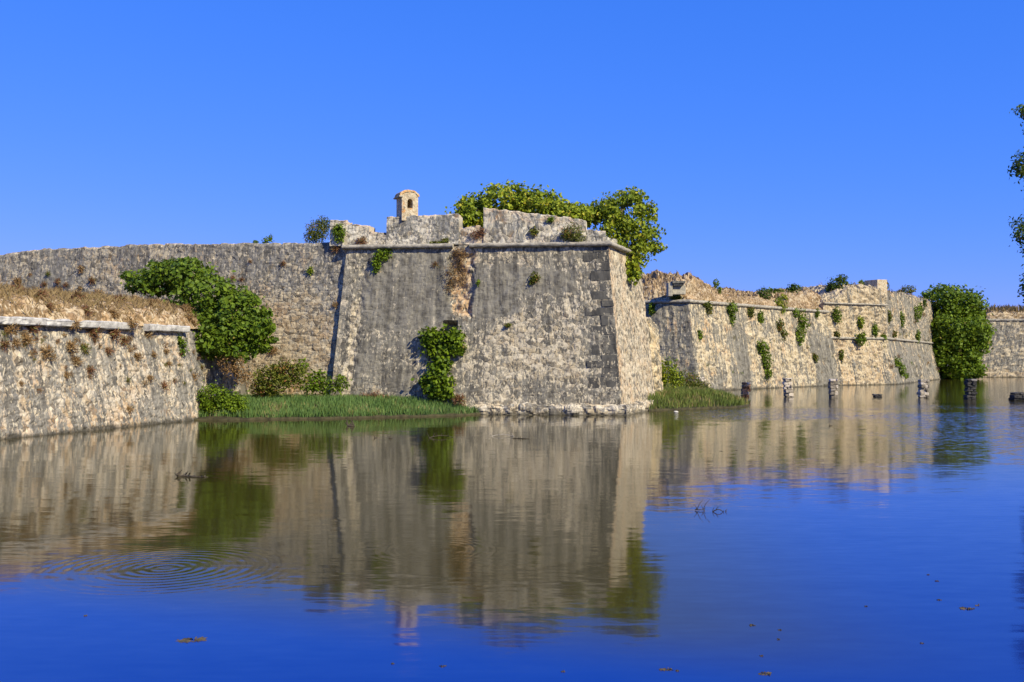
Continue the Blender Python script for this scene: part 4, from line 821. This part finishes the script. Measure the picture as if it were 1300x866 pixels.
def sticks(name, label, spec, mat='wood', cat='driftwood', group=None, r=.014):
    b = ground(*spec[0][0]); ch = []
    for (p0, h0), (p1, h1) in spec[1]:
        a, c = ground(*p0), ground(*p1); ch.append(limb((a.x, a.y, h0), (c.x, c.y + .05, h1), r, r * .5, .15))
    return tag(tubes(name, ch, M[mat], None, 5), label, cat, group)
def twig(name, label, px, py, wpx, hpx, n, mat='wood', seed=0, r=None, arch=False, cat='driftwood', flat=.3):
    b = ground(px, py); s = mpp(b.y); rr = random.Random(seed + int(px)); ch = []; r = r or max(.010, s * .5); w, h = wpx * s, hpx * s
    y0 = rr.uniform(-.1, .1); main = [(b + Vector((w * (t - .5), y0 + .10 * w * math.sin(5 * t + seed), -.01 + h * (.12 if not arch else .34 * math.sin(math.pi * t * 1.3 + .2)) * (1 if t < .8 else .4) + rr.uniform(-.02, .02) * h)), r * (1.25 - .8 * t)) for t in [k / 9 for k in range(10)]]
    ch.append(main)
    for i in range(n):
        p0 = main[rr.randint(0, 8)][0]; up = rr.uniform(flat, 1) * h * rr.choice((.4, .6, 1)); dx = rr.choice((-1, 1)) * rr.uniform(.1, .9) * up + rr.uniform(-.05, .05) * w
        k1 = p0 + Vector((dx * .35, rr.uniform(-.1, .1) * w, up * .55)); k2 = p0 + Vector((dx, rr.uniform(-.15, .15) * w, up))
        ch.append([(p0, r * .8), (k1, r * .6), (k2, r * .35)])
    return tag(tubes(name, ch, M[mat], None, 5), label, cat)
twig('driftwood', 'dark branched driftwood in the water below the fig tree', 243, 606, 40, 9, 12, seed=1, r=.035)
twig('driftwood', 'small dark stump in the water off the green bank', 446, 541, 9, 8, 7, seed=2, r=.05)
twig('driftwood', 'thin stub of wood right of the small dark stump', 477, 556, 4, 9, 3, seed=3)
twig('driftwood', 'second thin stub of wood, left of the tangled branches', 496, 557, 5, 8, 3, seed=4)
twig('driftwood', 'tangle of branches in the water below the ivy', 567, 556, 44, 9, 12, seed=5, arch=True)
twig('driftwood', 'pale arched branch in the water below the bastion front', 645, 554, 40, 8, 5, mat='palewood', seed=6, arch=True)
twig('driftwood', 'dark branch end beside the pale arched branch', 662, 557, 22, 6, 8, seed=7)
twig('driftwood', 'forked dark twigs standing in the open blue water', 888, 648, 13, 17, 7, seed=8)
twig('driftwood', 'curled dark twig right of the forked twigs', 915, 650, 20, 12, 6, seed=9, arch=True)
twig('driftwood', 'single dark twig poking up beside the floating weed at lower right', 1243, 770, 6, 9, 2, seed=10)
twig('driftwood', 'small dark snag in the water before the rear bastion', 1056, 541, 4, 4, 3, seed=13)
def weed(label, px, py, wpx, group=None, seed=0, name='floating_weed', n=26, mat='weed'):
    wpx *= .66
    b = ground(px, py); s = mpp(b.y); rr = random.Random(seed + int(px * 3)); V, Fq = [], []
    k, nr = max(22, n), 5; ph = rr.uniform(0, 90); V.append((b.x, b.y, .006))
    an = np.linspace(0, 2 * math.pi, k, endpoint=False); lob = .30 + .26 * perlin(np.stack([np.cos(an) * 1.3, np.sin(an) * 1.3, an * 0 + ph], -1)) + .20 * perlin(np.stack([np.cos(an) * 4.5, np.sin(an) * 4.5, an * 0 + ph], -1))
    for q in range(1, nr + 1):
        for t in range(k):
            rad = max(.05, lob[t] + rr.uniform(-.06, .06)) * wpx * s * q / nr
            V.append((b.x + math.cos(an[t]) * rad * 1.7, b.y + math.sin(an[t]) * rad * 1.3, .004 + rr.uniform(-.016, .010) if q < nr else -.006))
    for t in range(k):
        Fq.append((0, 1 + t, 1 + (t + 1) % k, 0))
        for q in range(nr - 1): Fq.append((1 + q * k + t, 1 + (q + 1) * k + t, 1 + (q + 1) * k + (t + 1) % k, 1 + q * k + (t + 1) % k))
    Fq = [f if f[3] else (f[0], f[1], f[2], f[2]) for f in Fq]
    return tag(link(name, mesh_np(name, V, Fq), M[mat]), label, 'floating weed', group)
weed('long raft of brown weed floating at the lower left', 245, 813, 52, n=60)
weed('brown weed patch floating near the lower right edge', 1229, 773, 26, n=40)
weed('largest weed scrap at the bottom edge right of centre', 846, 850, 26, n=34)
weed('brown weed scrap at the bottom, right of the largest scrap', 972, 856, 24, n=30)
for x, y, w in ((562, 846, 14), (715, 853, 10), (499, 843, 6), (990, 800, 8), (955, 794, 12), (1190, 738, 8), (1192, 762, 8), (1170, 817, 7), (967, 833, 8), (988, 812, 6), (1094, 545, 14), (915, 573, 8), (935, 572, 6), (352, 720, 6), (108, 782, 7), (1178, 730, 6), (1100, 770, 6), (860, 852, 8)):
    weed('small brown scrap of weed floating on the open blue water', x, y, w, group='small scraps of floating weed', n=9)
